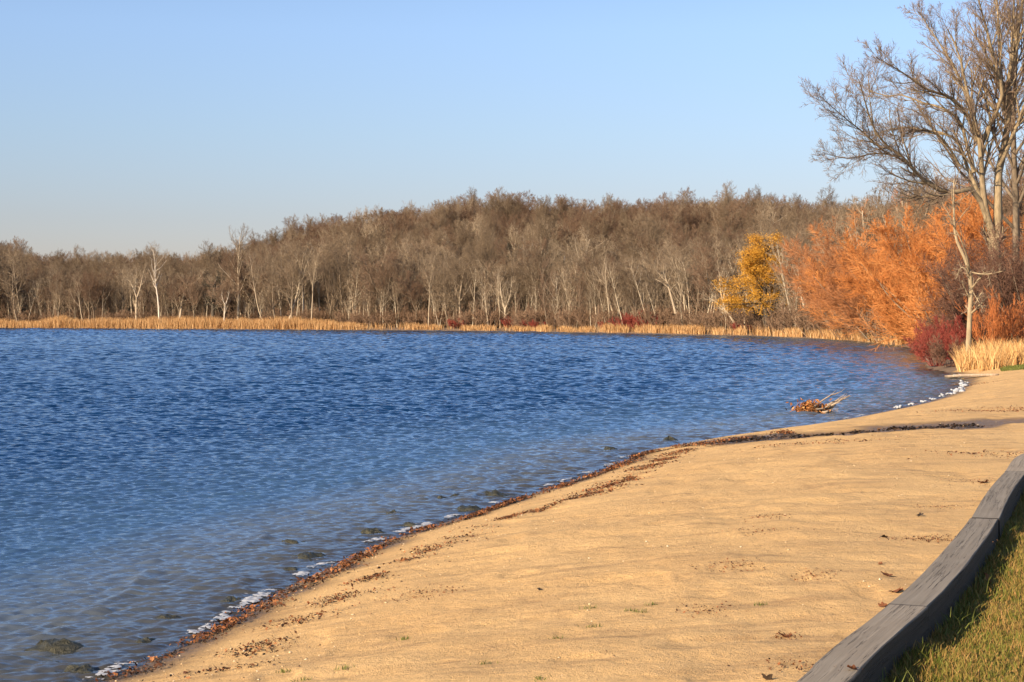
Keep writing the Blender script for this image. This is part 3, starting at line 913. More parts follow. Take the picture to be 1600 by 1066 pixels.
# big bare tree
BY = 74.0
x, y, z = at_bank(1555, BY)
bs = np.array([x, y, z - 0.1])
def zq(pts_, o=0.0):
    return [(1240 + a / 2.664, b_ / 2.664, o * i / max(len(pts_) - 1, 1)) for i, (a, b_) in enumerate(pts_)]
BL = [[(1556, 575), (1556, 500), (1555, 430), (1553, 372)],
      zq([(845, 1000), (850, 930), (850, 800), (855, 690), (880, 600), (895, 450), (900, 300), (940, 100), (960, -60), (965, -200)], 0.5),
      zq([(840, 1000), (800, 880), (785, 750), (775, 600), (750, 500), (715, 350), (690, 230), (640, 120)], -1.5),
      zq([(777, 610), (815, 530), (850, 450), (870, 370), (835, 250), (800, 110), (770, 0), (750, -120)], -2.5),
      zq([(800, 880), (765, 790), (720, 690), (690, 600), (640, 560), (560, 545), (450, 530), (360, 550)], 2.0),
      zq([(830, 990), (760, 800), (690, 800), (600, 790), (530, 740), (450, 650), (380, 600), (330, 530), (300, 430), (270, 330)], -4.0),
      zq([(450, 650), (390, 640), (300, 560), (200, 480), (110, 400)], -4.0),
      zq([(500, 700), (420, 650), (330, 640), (230, 660), (130, 640)], -4.5),
      zq([(750, 720), (720, 600), (690, 500), (620, 450), (540, 430), (450, 395), (380, 400), (300, 370)], 3.0),
      zq([(765, 560), (700, 450), (640, 400), (560, 375), (480, 320), (400, 270), (345, 240)], -3.0),
      zq([(760, 520), (710, 380), (680, 300), (620, 200), (560, 110), (520, 50)], 1.0),
      zq([(855, 690), (890, 620), (930, 520), (970, 420), (1040, 300), (1100, 150)], -1.0),
      zq([(870, 370), (855, 200), (850, 60), (840, -80), (850, -220)], 2.0),
      zq([(690, 690), (650, 620), (600, 560), (540, 540), (460, 560), (400, 610)], -2.0),
      zq([(905, 340), (935, 180), (1000, 50), (1060, -100)], -2.5)]
BR = [(0.48, 0.42), (0.34, 0.07), (0.26, 0.04), (0.18, 0.03), (0.18, 0.03), (0.22, 0.03), (0.09, 0.02), (0.09, 0.02), (0.15, 0.025), (0.15, 0.025), (0.13, 0.025), (0.16, 0.03), (0.12, 0.02), (0.1, 0.02), (0.12, 0.02)]
def bigtree():
    return limb_tree(BL, BR, BY, 510, bs, (15, 8, 6, 3), (0.27, 0.48, 0.52, 0.6), (0.07, 0.07, 0.06, 0.05), 0.075, 0.0065, 0.25, (20, 46), thick=0.64)
plant('big', bigtree, bs, 0, 1, (NEARB, TWIGN), 'bare_tree', 'huge bare tree spreading its limbs above the orange willows', 'tree')
# darker tree behind it
x, y, z = at_bank(1586, 84.0)
plant('behind', lambda: bare_tree(520, 19, 0.24, lean=0.02, first=0.35, k=(18, 9, 7, 4), ang=(20, 50), lr=(0.42, 0.45, 0.5, 0.55), tw=0.009), (x, y, z), 0, 1.0, (BARK, TWIGN), 'bare_tree', 'darker bare tree rising close behind the huge tree', 'tree')
# reddish bare tree farther back
for j, (px, Y_, h_, lab) in enumerate(((1540, 118, 12.0, 'pinkish-brown bare tree behind the tall orange willow'), (1625, 112, 13.0, 'pinkish-brown bare tree far behind the dark bare tree'))):
    x, y, z = at_bank(px, Y_)
    plant(('pink', 0), lambda: bare_tree(530, 12, 0.2, first=0.3, fork=3, k=(14, 8, 6, 6), tw=0.012), (x, y, z), j, h_ / 12, (BARK, TWIGR), 'bare_tree', lab, 'tree')

# brown bramble thicket behind the slender tree
BT = [(1540, 66, 3.2, 'brown bramble thicket just behind the slender tree'), (1560, 67, 4.6, 'tall brown bramble thicket under the huge tree'), (1596, 66, 4.8, 'dense brown bramble thicket behind the orange-red shrubs'),
      (1497, 70, 1.9, 'low brown bramble clump between the willow and the slender tree'), (1630, 64, 4.6, 'brown bramble thicket farthest along the bank from the water'), (1545, 72, 5.6, 'thin tall brown brush around the huge trunk')]
for j, (px, Y_, h_, lab) in enumerate(BT):
    x, y, z = at_bank(px, Y_)
    plant(('br', j), lambda j=j, h_=h_: bush(540 + j, 22, h_ * 0.85, RD(40), k=(8, 8, 6), lr=(0.45, 0.5, 0.55), up=(0.08, 0.04, 0.0), wob=0.16, tw=0.008, base=1.0, r=0.03, t0=0.1, angs=(20, 65)),
          (x, y, z - 0.05), j, 1.0, (BARK, BRAMBLE), 'bramble_bush', lab, 'bush', 'brown brambles on the bank', ('stems', 'twigs'))
# red shrub at the water and orange-red shrubs in the dry grass
for j, (px, Y_, h_, lab, m) in enumerate(((1470, 62.5, 2.0, 'crimson dogwood shrub leaning out over the water', RED), (1492, 60.5, 1.35, 'dark reddish shrub at the foot of the slender tree', BRAMBLE), (1500, 66, 2.1, 'taller wine-red shrub behind the slender trunk', RED))):
    x, y, z = at_bank(px, Y_)
    plant(('red', j), lambda j=j, h_=h_: bush(560 + j, 26, h_ * 0.8, RD(62), k=(7, 6, 5), lr=(0.45, 0.5, 0.55), up=(0.14, 0.1, 0.06), tw=0.006, base=0.4, r=0.014, t0=0.15),
          (x - 0.15, y, max(z, 0.02)), j, 1.0, (m, m), 'red_shrub', lab, 'shrub', 'red shrubs at the beach end', ('stems', 'twigs'))
for j, (px, Y_, h_, lab) in enumerate(((1548, 61, 2.4, 'fiery orange-red shrub rising from the dry grass'), (1588, 61.5, 2.5, 'orange-red shrub in dry grass farther from the slender tree'))):
    x, y, z = at_bank(px, Y_)
    plant(('fi', j), lambda j=j, h_=h_: bush(570 + j, 22, h_ * 0.85, RD(38), k=(6, 5, 3), lr=(0.4, 0.45, 0.5), up=(0.14, 0.12, 0.1), tw=0.0065, base=0.4, r=0.016, t0=0.2, angs=(12, 35)),
          (x, y, z), j, 1.0, (FIERY, FIERY), 'orange_shrub', lab, 'shrub', 'orange-red shrubs in the dry grass', ('stems', 'twigs'))

# ------------------------------------------------------------------ reeds, dry grass, lawn grass
def blades(rng, x, y, z, h, w, lean, bend=0.3):
    """tapering two-piece blades"""
    n = len(x)
    az = rng.random(n) * 6.28
    ld = rng.random(n) * 6.28
    l = lean * rng.random(n)
    b0 = np.stack([x, y, z], 1)
    side = np.stack([np.cos(az), np.sin(az), np.zeros(n)], 1)
    dr = np.stack([np.cos(ld) * l, np.sin(ld) * l, np.sqrt(np.maximum(1 - l * l, 0.05))], 1)
    dr2 = unit(dr + np.stack([np.cos(ld), np.sin(ld), -0.4 * np.ones(n)], 1) * (bend * rng.random(n))[:, None])
    m_ = b0 + dr * (h * 0.55)[:, None]
    t = m_ + dr2 * (h * 0.45)[:, None]
    w = w[:, None] * side
    V = np.stack([b0 - w, b0 + w, m_ + w * 0.8, m_ - w * 0.8, t + w * 0.15, t - w * 0.15], 1).reshape(-1, 3)
    i = (np.arange(n) * 6)[:, None]
    return V, np.concatenate([i + np.array([[0, 1, 2, 3]]), i + np.array([[3, 2, 4, 5]])])

rng = np.random.default_rng(9)
n = 70000
px = -260 + 1730 * rng.random(n)
dens = np.interp(px, [-260, 500, 540, 600, 700, 760, 900, 1300, 1400], [1, 1, 0.55, 0.4, 0.35, 0.5, 0.7, 0.6, 0.25])
dens = dens * np.where(px > 520, np.clip(1.7 * vnoise(px / 17.0, px * 0, 71) - 0.2, 0.06, 1.2), 0.7 + 0.4 * vnoise(px / 12.0, px * 0 + 9, 71))
k_ = rng.random(n) < dens
px = px[k_]
dd = np.where(px < 540, 6.0, 3.2) * rng.random(len(px)) + 0.1
Yv = shore_Y(px) + dd
xv = (px - CX) / F * Yv
hv = np.interp(px, [-200, 0, 90, 300, 480, 560, 700, 1000, 1300], [1.1, 1.1, 1.6, 1.7, 1.5, 0.95, 0.75, 0.95, 0.8]) * (0.65 + 0.5 * rng.random(len(px))) * (0.7 + 0.3 * vnoise(px / 14.0, px * 0 + 3, 72) + 0.35 * vnoise(px / 45.0, px * 0 + 8, 74))
V, Fq = blades(rng, xv, Yv, np.maximum(H(xv, Yv), 0) - 0.05, hv, 0.014 + 0.02 * rng.random(len(px)), 0.32)
tag(link('reeds', mesh_np('reeds', V, Fq), mat=REED), 'band of dry golden reeds along the far waterline', 'reeds', kind='stuff')

n = 9000
px = 1496 + 180 * rng.random(n)
Yv = 54.5 + 9.0 * rng.random(n) ** 1.3 + np.where(px < 1530, 2.0, 0)
xv = (px - CX) / F * Yv
ok = shore_sd(xv, Yv) > 0.3
xv, Yv = xv[ok], Yv[ok]
V, Fq = blades(rng, xv, Yv, H(xv, Yv) - 0.03, (0.3 + 0.65 * rng.random(len(xv))) * (0.65 + 0.6 * vnoise(xv * 1.1, Yv * 1.1, 73)), 0.006 + 0.008 * rng.random(len(xv)), 0.45, 0.5)
tag(link('dry_grass', mesh_np('dry_grass', V, Fq), mat=STRAW), 'tall dry straw-coloured grass around the slender tree', 'dry grass', kind='stuff')

# undergrowth under the far trees
parts = []
rng2 = np.random.default_rng(15)
ub = [bush(600 + j, 9, 1.9, RD(55), k=(6, 5, 4), tw=0.013, base=0.8, r=0.03) for j in range(3)]
ub = [join(list(u)) for u in ub]
for i in range(620):
    px = -200 + 1640 * (i + rng2.random()) / 620
    x, y, z = wood_point(px, (4 if px > 540 else 7.5) + 9 * rng2.random())
    V, Fq = ub[i % 3]
    a_ = rng2.random() * 6.28
    s = rng2.uniform(0.6, 1.7)
    R_ = np.array([[math.cos(a_), -math.sin(a_), 0], [math.sin(a_), math.cos(a_), 0], [0, 0, 1]])
    parts.append((V @ R_.T * s + np.array([x, y, z]), Fq))
V, Fq = join(parts)
UND = mat_island('undergrowth_twigs', [(0.0, (0.14, 0.085, 0.055)), (0.6, (0.25, 0.16, 0.10)), (1.0, (0.34, 0.23, 0.145))])
tag(link('undergrowth', mesh_np('undergrowth', V, Fq), mat=UND), 'tangle of brown brush at the foot of the far woods', 'undergrowth', kind='stuff')
# red shrubs on the far shore
for j, (px, d, h_) in enumerate(((712, 3, 1.7), (826, 3, 1.6), (842, 3.5, 1.5), (985, 4, 2.2), (1003, 4, 2.5), (1020, 4.4, 2.0), (945, 4, 1.4), (1160, 3.5, 1.4), (800, 4, 1.8))):
    x, y, z = wood_point(px, d)
    plant('farred', lambda: bush(640, 18, 1.7, RD(60), k=(7, 6, 4), tw=0.014, base=0.7, r=0.025), (x, y, z), j * 1.1, (1.3 * h_ / 2, 1.3 * h_ / 2, h_ / 2), (RED, RED), 'red_shrub',
          'dark red shrub among the reeds of the far shore', 'shrub', 'red shrubs on the far shore', ('stems', 'twigs'))

# lawn turf
n = 150000
rng = np.random.default_rng(21)
yv = 4.5 + 11.5 * rng.random(n) ** 1.25
xv = 0.1 + yv * (0.15 + 0.26 * rng.random(n))
tsv = timber_side(xv, yv)
ok = tsv > 0.20
xv, yv, tsv = xv[ok], yv[ok], tsv[ok]
patch = vnoise(xv * 2.6, yv * 2.6, 81)
hv = (0.022 + 0.03 * rng.random(len(xv))) * (0.7 + 0.7 * patch) * (1 + 0.8 * (1 - sstep(0.22, 0.42, tsv)) * rng.random(len(xv)))
V, Fq = blades(rng, xv, yv, lawn_z(xv, yv) - 0.004, hv, 0.0014 + 0.0016 * rng.random(len(xv)), 0.75, 0.8)
tag(link('grass', mesh_np('grass', V, Fq), mat=BLADE), 'short green and brown autumn turf behind the timber edging', 'grass', kind='stuff')
# longer green blades against the timber, and the green strip at the beach end
n = 900
k_ = rng.integers(8, 104, n)
base = TCUR[k_]
tn = unit(TCUR[k_ + 1] - TCUR[k_ - 1])
nrm2 = np.stack([tn[:, 1], -tn[:, 0]], 1)
off = 0.21 + 0.12 * rng.random(n) ** 2
xv, yv = base[:, 0] + nrm2[:, 0] * off + rng.normal(0, .06, n), base[:, 1] + nrm2[:, 1] * off + rng.normal(0, .06, n)
ok = (timber_side(xv, yv) > 0.205) & (vnoise(xv * 3, yv * 3, 83) > 0.48)
xv, yv = xv[ok], yv[ok]
V1 = blades(rng, xv, yv, lawn_z(xv, yv) - 0.004, 0.05 + 0.1 * rng.random(len(xv)), 0.002 + 0.002 * rng.random(len(xv)), 0.7, 0.9)
tag(link('long_grass', mesh_np('long_grass', *V1), mat=GREEN), 'longer green blades sprouting along the timber edging', 'grass', kind='stuff')
n = 9000
yv = 51.0 + 4.5 * rng.random(n)
xv = yv * (0.289 + 0.06 * rng.random(n)) + 0.25
ok = (shore_sd(xv, yv) > 0.9) & (xv > 14.9 + (55 - yv) * 0.25)
xv, yv = xv[ok], yv[ok]
V1 = blades(rng, xv, yv, H(xv, yv) - 0.01, 0.05 + 0.06 * rng.random(len(xv)), 0.008 + 0.006 * rng.random(len(xv)), 0.6)
tag(link('grass', mesh_np('grass_strip', *V1), mat=GREEN), 'green strip of grass where the beach meets the dry grass', 'grass', kind='stuff')

# ------------------------------------------------------------------ timber edging: one beam per thing
TIMB, nt, b = mat_new('weathered_timber')
tc = nd(nt, 'TexCoord')
mp = nd(nt, 'Mapping')
mp.inputs['Scale'].default_value = (0.42, 22.0, 1.0)
nt.links.new(tc.outputs['UV'], mp.inputs[0])
oi = nd(nt, 'ObjectInfo')
mp2 = nd(nt, 'Mapping')
nt.links.new(oi.outputs['Location'], mp2.inputs['Location'])
nt.links.new(mp.outputs[0], mp2.inputs[0])
g1 = noise(nt, 2.2, 8, 0.7, mp2.outputs[0])
g2 = noise(nt, 3.0, 4, 0.6, tc.outputs['Object'])
c = ramp(nt, g1, [(0.25, (0.17, 0.145, 0.11)), (0.42, (0.27, 0.23, 0.175)), (0.6, (0.33, 0.285, 0.22)), (0.8, (0.40, 0.35, 0.275))])
c = mixc(nt, ramp(nt, g2, [(0.45, (0, 0, 0)), (0.75, (0.55, 0.55, 0.55))]), c, (0.25, 0.205, 0.15))
mp3 = nd(nt, 'Mapping')
mp3.inputs['Scale'].default_value = (0.7, 9.0, 1.0)
nt.links.new(mp2.outputs[0], mp3.inputs[0])
crk = noise(nt, 0.55, 5, 0.75, mp2.outputs[0])
cm = ramp(nt, crk, [(0.492, (0, 0, 0)), (0.5, (0.9, 0.9, 0.9)), (0.508, (0, 0, 0))])
gate = ramp(nt, noise(nt, 1.1, 2, 0.5, tc.outputs['Object']), [(0.52, (0, 0, 0)), (0.58, (1, 1, 1))])
cm = mixc(nt, 1.0, cm, gate, 'MULTIPLY')
c = mixc(nt, 1.0, c, ramp(nt, oi.outputs['Random'], [(0.0, (0.72, 0.73, 0.75)), (1.0, (1.05, 1.02, 1.0))]), 'MULTIPLY')
c = mixc(nt, cm, c, (0.015, 0.013, 0.012))
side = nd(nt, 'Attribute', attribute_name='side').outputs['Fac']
c = mixc(nt, side, c, mixc(nt, g1, (0.012, 0.010, 0.009), (0.05, 0.04, 0.032)))  # shade of the lawn-side face painted in near black; beam ends darkened as joints
nt.links.new(c, b.inputs['Base Color'])
b.inputs['Roughness'].default_value = 0.8
b.inputs['Specular IOR Level'].default_value = 0.2
bump(nt, b, math_n(nt, 'SUBTRACT', math_n(nt, 'MULTIPLY', g1, 0.6), cm), 0.7, 0.012)

def timber(i0, i1, dz, label, lat=0.0):
    C = resample(TCUR[i0:i1 + 1], 40)
    T = unit(np.gradient(C, axis=0))
    Nn = np.stack([T[:, 1], -T[:, 0], np.zeros(len(T))], 1)
    w, h, bv = 0.198, 0.40, 0.007
    prof = [(bv, 0), (w - bv, 0), (w, -bv), (w + 0.002, -0.19), (w - 0.006, -0.196), (w + 0.004, -0.202), (w + 0.004, -h), (0, -h), (0, -bv)]
    C = C.copy()
    C[0] += T[0] * 0.006
    C[-1] -= T[-1] * 0.006
    C += Nn * lat
    C[1] = C[0] + T[0] * 0.022
    C[-2] = C[-1] - T[-1] * 0.022
    m = len(prof)
    jit = np.array([[vnoise(np.array([q * 0.35 + i0]), np.array([j * 3.3]), 91)[0] - 0.5 for j in range(m)] for q in range(40)])
    V = np.stack([C + Nn * (p[0] + 0.0) + np.array([0, 0, 1.0]) * (p[1] + dz) for p in prof], 1)
    V[:, :, 2] += 0.004 * jit
    V += Nn[:, None, :] * (0.004 * np.roll(jit, 3, 1))[:, :, None]
    org = C[0] - np.array([0, 0, h])
    V = V - org
    idx = np.arange(40 * m).reshape(40, m)
    nx = np.roll(idx, -1, 1)
    Fq = np.stack([idx[:-1], idx[1:], nx[1:], nx[:-1]], -1).reshape(-1, 4)
    me = mesh_np('timber', V.reshape(-1, 3), [Fq, idx[:1], idx[-1:, ::-1]])
    me.polygons.foreach_set('use_smooth', np.zeros(len(me.polygons), bool))
    vattr(me, 'side', np.maximum(np.tile(np.array([0, 0, 0.85, 1, 1, 1, 1, 1, 0]), 40), np.repeat(np.array([1.0] + [0.0] * 38 + [1.0]), 9)))  # mask: painted shade down the lawn-side face, plus a dark joint at each end
    uv = me.uv_layers.new(name='UVMap')
    s = np.concatenate([[0], np.cumsum(np.linalg.norm(np.diff(C, axis=0), axis=1))])
    per = np.array([0, 0.18, 0.2, 0.38, 0.39, 0.40, 0.6, 0.8, 1.2])
    U = np.stack([np.repeat(s[:, None], m, 1), np.repeat(per[None, :], 40, 0)], -1).reshape(-1, 2)
    vi = np.zeros(len(me.loops), np.int32)
    me.loops.foreach_get('vertex_index', vi)
    uv.data.foreach_set('uv', U[vi].astype(np.float32).ravel())
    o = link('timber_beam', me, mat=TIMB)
    o.location = org
    tag(o, label, 'timber', 'timber edging between beach and lawn')
J = [0, 40, 72, 96, 112, 136]
LB = ['cracked grey timber beam nearest the camera, along the turf', 'smooth grey timber beam between the cracked beam and the bend', 'grey timber beam curving through the bend of the edging',
      'grey timber beam running on past the bend', 'last grey timber beam curving away behind the beach']
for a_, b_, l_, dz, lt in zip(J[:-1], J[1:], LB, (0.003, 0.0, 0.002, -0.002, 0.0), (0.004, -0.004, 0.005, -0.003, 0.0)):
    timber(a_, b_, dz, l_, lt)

# ------------------------------------------------------------------ leaves, litter, pebbles, foam
def leaves(rng, x, y, z, size, flat=0.45):
    n = len(x)
    c = np.stack([x, y, z], 1)
    nrm_ = unit(np.stack([rng.normal(0, flat, n), rng.normal(0, flat, n), np.ones(n)], 1))
    u = unit(np.cross(nrm_, rng.normal(size=(n, 3))))
    v = np.cross(nrm_, u)
    s = size[:, None]
    lift = 0.25 * rng.random((n, 1)) * s * nrm_
    V = np.stack([c - u * s, c - v * s * 0.55 + lift, c + v * s * 0.55 + lift * 0.7, c + u * s * 0.9 + lift * 0.4], 1).reshape(-1, 3)
    i = (np.arange(n) * 4)[:, None]
    return V, np.concatenate([i + np.array([[0, 1, 2]]), i + np.array([[1, 3, 2]])])

def scatter_line(rng, pix, n, width, use_shore=False):
    P = np.array([ground(*q) for q in pix])
    C = resample(P, 240)[:, :2]
    T = unit(np.gradient(C, axis=0))
    N_ = np.stack([T[:, 1], -T[:, 0]], 1)
    s = rng.random(n) * 239
    clump = vnoise(s * 0.45, s * 0 + 5, int(n) % 97)
    k_ = rng.random(n) < np.clip((clump - 0.32) * 2.2, 0.03, 1)
    s = s[k_]
    i = s.astype(int).clip(0, 238)
    f = (s - i)[:, None]
    p = C[i] * (1 - f) + C[i + 1] * f
    wv = width * (0.4 + 1.2 * vnoise(s * 0.2, s * 0, 17))
    p = p + N_[i] * (rng.normal(0, 1, len(s)) * wv)[:, None]
    return p[:, 0], p[:, 1]

rng = np.random.default_rng(31)
L1 = [(175, 1066), (260, 1026), (345, 986), (455, 926), (520, 897), (600, 853), (670, 826), (730, 812), (800, 786), (860, 767), (960, 733), (1000, 712), (1070, 697), (1150, 688), (1240, 678)]
L2 = [(330, 1060), (400, 1015), (470, 968), (520, 940), (570, 908), (630, 880), (690, 852), (760, 820), (850, 795), (930, 772), (1000, 735), (1060, 706), (1130, 693)]
parts = []
for pix, n, w, s0, zz in ((L1, 12000, 0.075, 0.016, 0.03), (L2, 7000, 0.10, 0.013, 0.012)):
    xv, yv = scatter_line(rng, pix, n, w)
    k_ = shore_sd(xv, yv) > -0.07
    xv, yv = xv[k_], yv[k_]
    zv = np.maximum(H(xv, yv), 0.0) + zz * (0.3 + rng.random(len(xv)))
    sz = s0 * (0.35 + 1.0 * rng.random(len(xv)) ** 1.5) * np.where(yv < 15, 1.0, 1.25)
    parts.append(leaves(rng, xv, yv, zv, sz, 0.7))
V, Fq = join(parts)
dk_ = []
for pix, n, w in ((L1, 15000, 0.06), (L2, 7000, 0.11)):
    xv, yv = scatter_line(rng, pix, n, w)
    k_ = shore_sd(xv, yv) > -0.04
    xv, yv = xv[k_], yv[k_]
    dk_.append(leaves(rng, xv, yv, np.maximum(H(xv, yv), 0) + 0.008 * rng.random(len(xv)), 0.003 + 0.010 * rng.random(len(xv)), 0.5))
tag(link('wrack_crumbs', mesh_np('wrack_crumbs', *join(dk_)), mat=DARKLEAF), 'fine dark crumbs of rotted leaves matting the wrack lines', 'debris', kind='stuff')
tag(link('leaf_litter', mesh_np('leaf_litter', V, Fq), mat=LEAFM), 'wrack lines of dead brown leaves along the waterline', 'leaf litter', kind='stuff')
# dark wet debris of the channel and smaller patches
parts, parts_b = [], []
xv, yv = scatter_line(rng, [(1110, 689), (1200, 683), (1300, 677), (1370, 672), (1450, 667), (1530, 662)], 2600, 0.14)
parts.append(leaves(rng, xv, yv, H(xv, yv) - 0.03 + 0.02 * rng.random(len(xv)), 0.012 + 0.03 * rng.random(len(xv)), 0.5))
for (px, py, w, n, yw) in ((1590, 640, 1.2, 260, 0.5), (1455, 843, 0.30, 130, 0.09), (1545, 752, 0.5, 60, .2), (1560, 712, 0.7, 80, 0.2), (1475, 792, 0.22, 50, 0.1), (1205, 806, 0.15, 40, 0.1), (1190, 830, 0.2, 40, 0.1),
                           (1140, 885, 0.16, 60, 0.1), (1225, 995, 0.05, 25, 0.05), (660, 928, 0.25, 90, 0.15), (1290, 690, 0.8, 60, 0.2), (1270, 900, .12, 40, .1), (1100, 955, .14, 40, .1), (1250, 1040, .15, 50, .08), (1530, 600, 0.5, 60, 0.8)):
    p = ground(px, py)
    n = int(n * 4)
    xv, yv = p[0] + rng.normal(0, w * 0.6, n), p[1] + rng.normal(0, yw, n)
    parts_b.append(leaves(rng, xv, yv, H(xv, yv) + 0.004, (0.003 + 0.008 * rng.random(n) ** 2) * (1 if p[1] < 16 else 2.2), 0.5))
V, Fq = join(parts_b)
tag(link('plant_crumbs', mesh_np('plant_crumbs', V, Fq), mat=LEAFM), 'patches of crumbled brown leaves on the sand', 'leaf litter', kind='stuff')
V, Fq = join(parts)
tag(link('debris', mesh_np('debris', V, Fq), mat=DARKLEAF), 'dark wet plant debris lying in the sand channel', 'debris', kind='stuff')

# pebbles and shell grit in the sand
def ico_pts():
    t = (1 + 5 ** 0.5) / 2
    v = np.array([(-1, t, 0), (1, t, 0), (-1, -t, 0), (1, -t, 0), (0, -1, t), (0, 1, t), (0, -1, -t), (0, 1, -t), (t, 0, -1), (t, 0, 1), (-t, 0, -1), (-t, 0, 1)], float)
    f = np.array([(0, 11, 5), (0, 5, 1), (0, 1, 7), (0, 7, 10), (0, 10, 11), (1, 5, 9), (5, 11, 4), (11, 10, 2), (10, 7, 6), (7, 1, 8), (3, 9, 4), (3, 4, 2), (3, 2, 6), (3, 6, 8), (3, 8, 9), (4, 9, 5), (2, 4, 11), (6, 2, 10), (8, 6, 7), (9, 8, 1)])
    return unit(v), f
IV, IF = ico_pts()
def blobs(rng, x, y, z, r, flat):
    n = len(x)
    a = rng.random(n) * 6.28
    V = IV[None] * (1 + 0.25 * rng.normal(size=(n, 12, 1)))
    V = V * np.stack([r * (0.8 + 0.6 * rng.random(n)), r, r * flat], 1)[:, None, :]
    ca, sa = np.cos(a)[:, None], np.sin(a)[:, None]
    V = np.stack([V[..., 0] * ca - V[..., 1] * sa, V[..., 0] * sa + V[..., 1] * ca, V[..., 2]], -1)
    V = V + np.stack([x, y, z], 1)[:, None, :]
    return V.reshape(-1, 3), (np.arange(n)[:, None, None] * 12 + IF[None]).reshape(-1, 3)
n = 26000
yv = 6.0 + 26 * rng.random(n) ** 2.0
xv = -4 + 14 * rng.random(n)
sdv, tsv = shore_sd(xv, yv), timber_side(xv, yv)
dn = np.where(sdv < 1.3, 1.0, 0.10 + 0.5 * sstep(0.5, 0.8, vnoise(xv * 0.9, yv * 0.9, 95)))
ok = (sdv > 0.02) & (tsv < -0.03) & (rng.random(n) < dn)
xv, yv = xv[ok], yv[ok]
V, Fq = blobs(rng, xv, yv, H(xv, yv) + 0.0015, 0.0025 + 0.0065 * rng.random(len(xv)) ** 3.5, 0.6)
tag(link('pebbles', mesh_np('pebbles', V, Fq), mat=PEBBLE), 'fine pebbles and shell grit scattered over the sand', 'pebbles', kind='stuff')

# algae-covered stones awash in the shallows
ALGAE, nt, b = mat_new('algae_stone')
f_ = noise(nt, 26.0, 6, 0.7)
nt.links.new(ramp(nt, f_, [(0.3, (0.012, 0.013, 0.007)), (0.55, (0.045, 0.042, 0.02)), (0.75, (0.10, 0.088, 0.045))]), b.inputs['Base Color'])
b.inputs['Roughness'].default_value = 0.4
bump(nt, b, f_, 1.0, 0.03)
srng = np.random.default_rng(66)
for j, (px, py, rp) in enumerate(((92, 1014, 30), (122, 1052, 24), (228, 1003, 15), (262, 966, 14), (361, 939, 14), (482, 871, 19), (457, 848, 12), (452, 891, 11), (586, 833, 15), (617, 804, 12), (690, 779, 10), (735, 797, 20), (774, 775, 20), (640, 822, 14),
                                  (712, 776, 9), (955, 704, 12), (1045, 690, 14))):
    p = at(px, py, 0.0)
    R_ = rp * p[1] / F * 1.05
    th = np.linspace(0, 2 * math.pi, 26, endpoint=False)
    rings = np.linspace(0.02, 1.25, 9)
    V = []
    for q in rings:
        xx, yy = np.cos(th) * q, np.sin(th) * q
        n_ = vnoise(xx * 1.6 + j * 7 + 20, yy * 1.6 + 20, 121) - 0.5
        n2_ = vnoise(xx * 5 + j * 7 + 20, yy * 5 + 20, 122) - 0.5
        rr_ = R_ * (1 + 0.5 * n_)
        V.append(np.stack([xx * rr_ * 1.15, yy * rr_ * 1.1, R_ * (0.42 * (1 - q ** 1.5) + 0.34 * n_ + 0.26 * n2_)], 1))
    V = np.concatenate(V + [[[0, 0, R_ * 0.44]]])
    nR = len(rings)
    i_ = np.arange(nR * 26).reshape(nR, 26)
    nx_ = np.roll(i_, -1, 1)
    o = link('algae_stone', mesh_np('algae_stone', V, [np.stack([i_[:-1], i_[1:], nx_[1:], nx_[:-1]], -1).reshape(-1, 4), np.stack([i_[0], nx_[0], np.full(26, nR * 26)], -1)], True), mat=ALGAE)
    o.location = (p[0], p[1], 0.001)
    o.rotation_euler = (0, 0, j * 0.9)
    tag(o, {0: 'largest dark olive stone awash in the shallows, farthest off the sand', 1: 'rounded olive stone in the shallows just nearer than the largest stone', 12: 'low dark stone touching the waterline beside white foam'}.get(j, 'small dark algae-covered stone breaking the surface near the waterline'),
        'stone', 'algae-covered stones in the shallows' if j not in (0, 1, 12) else None)

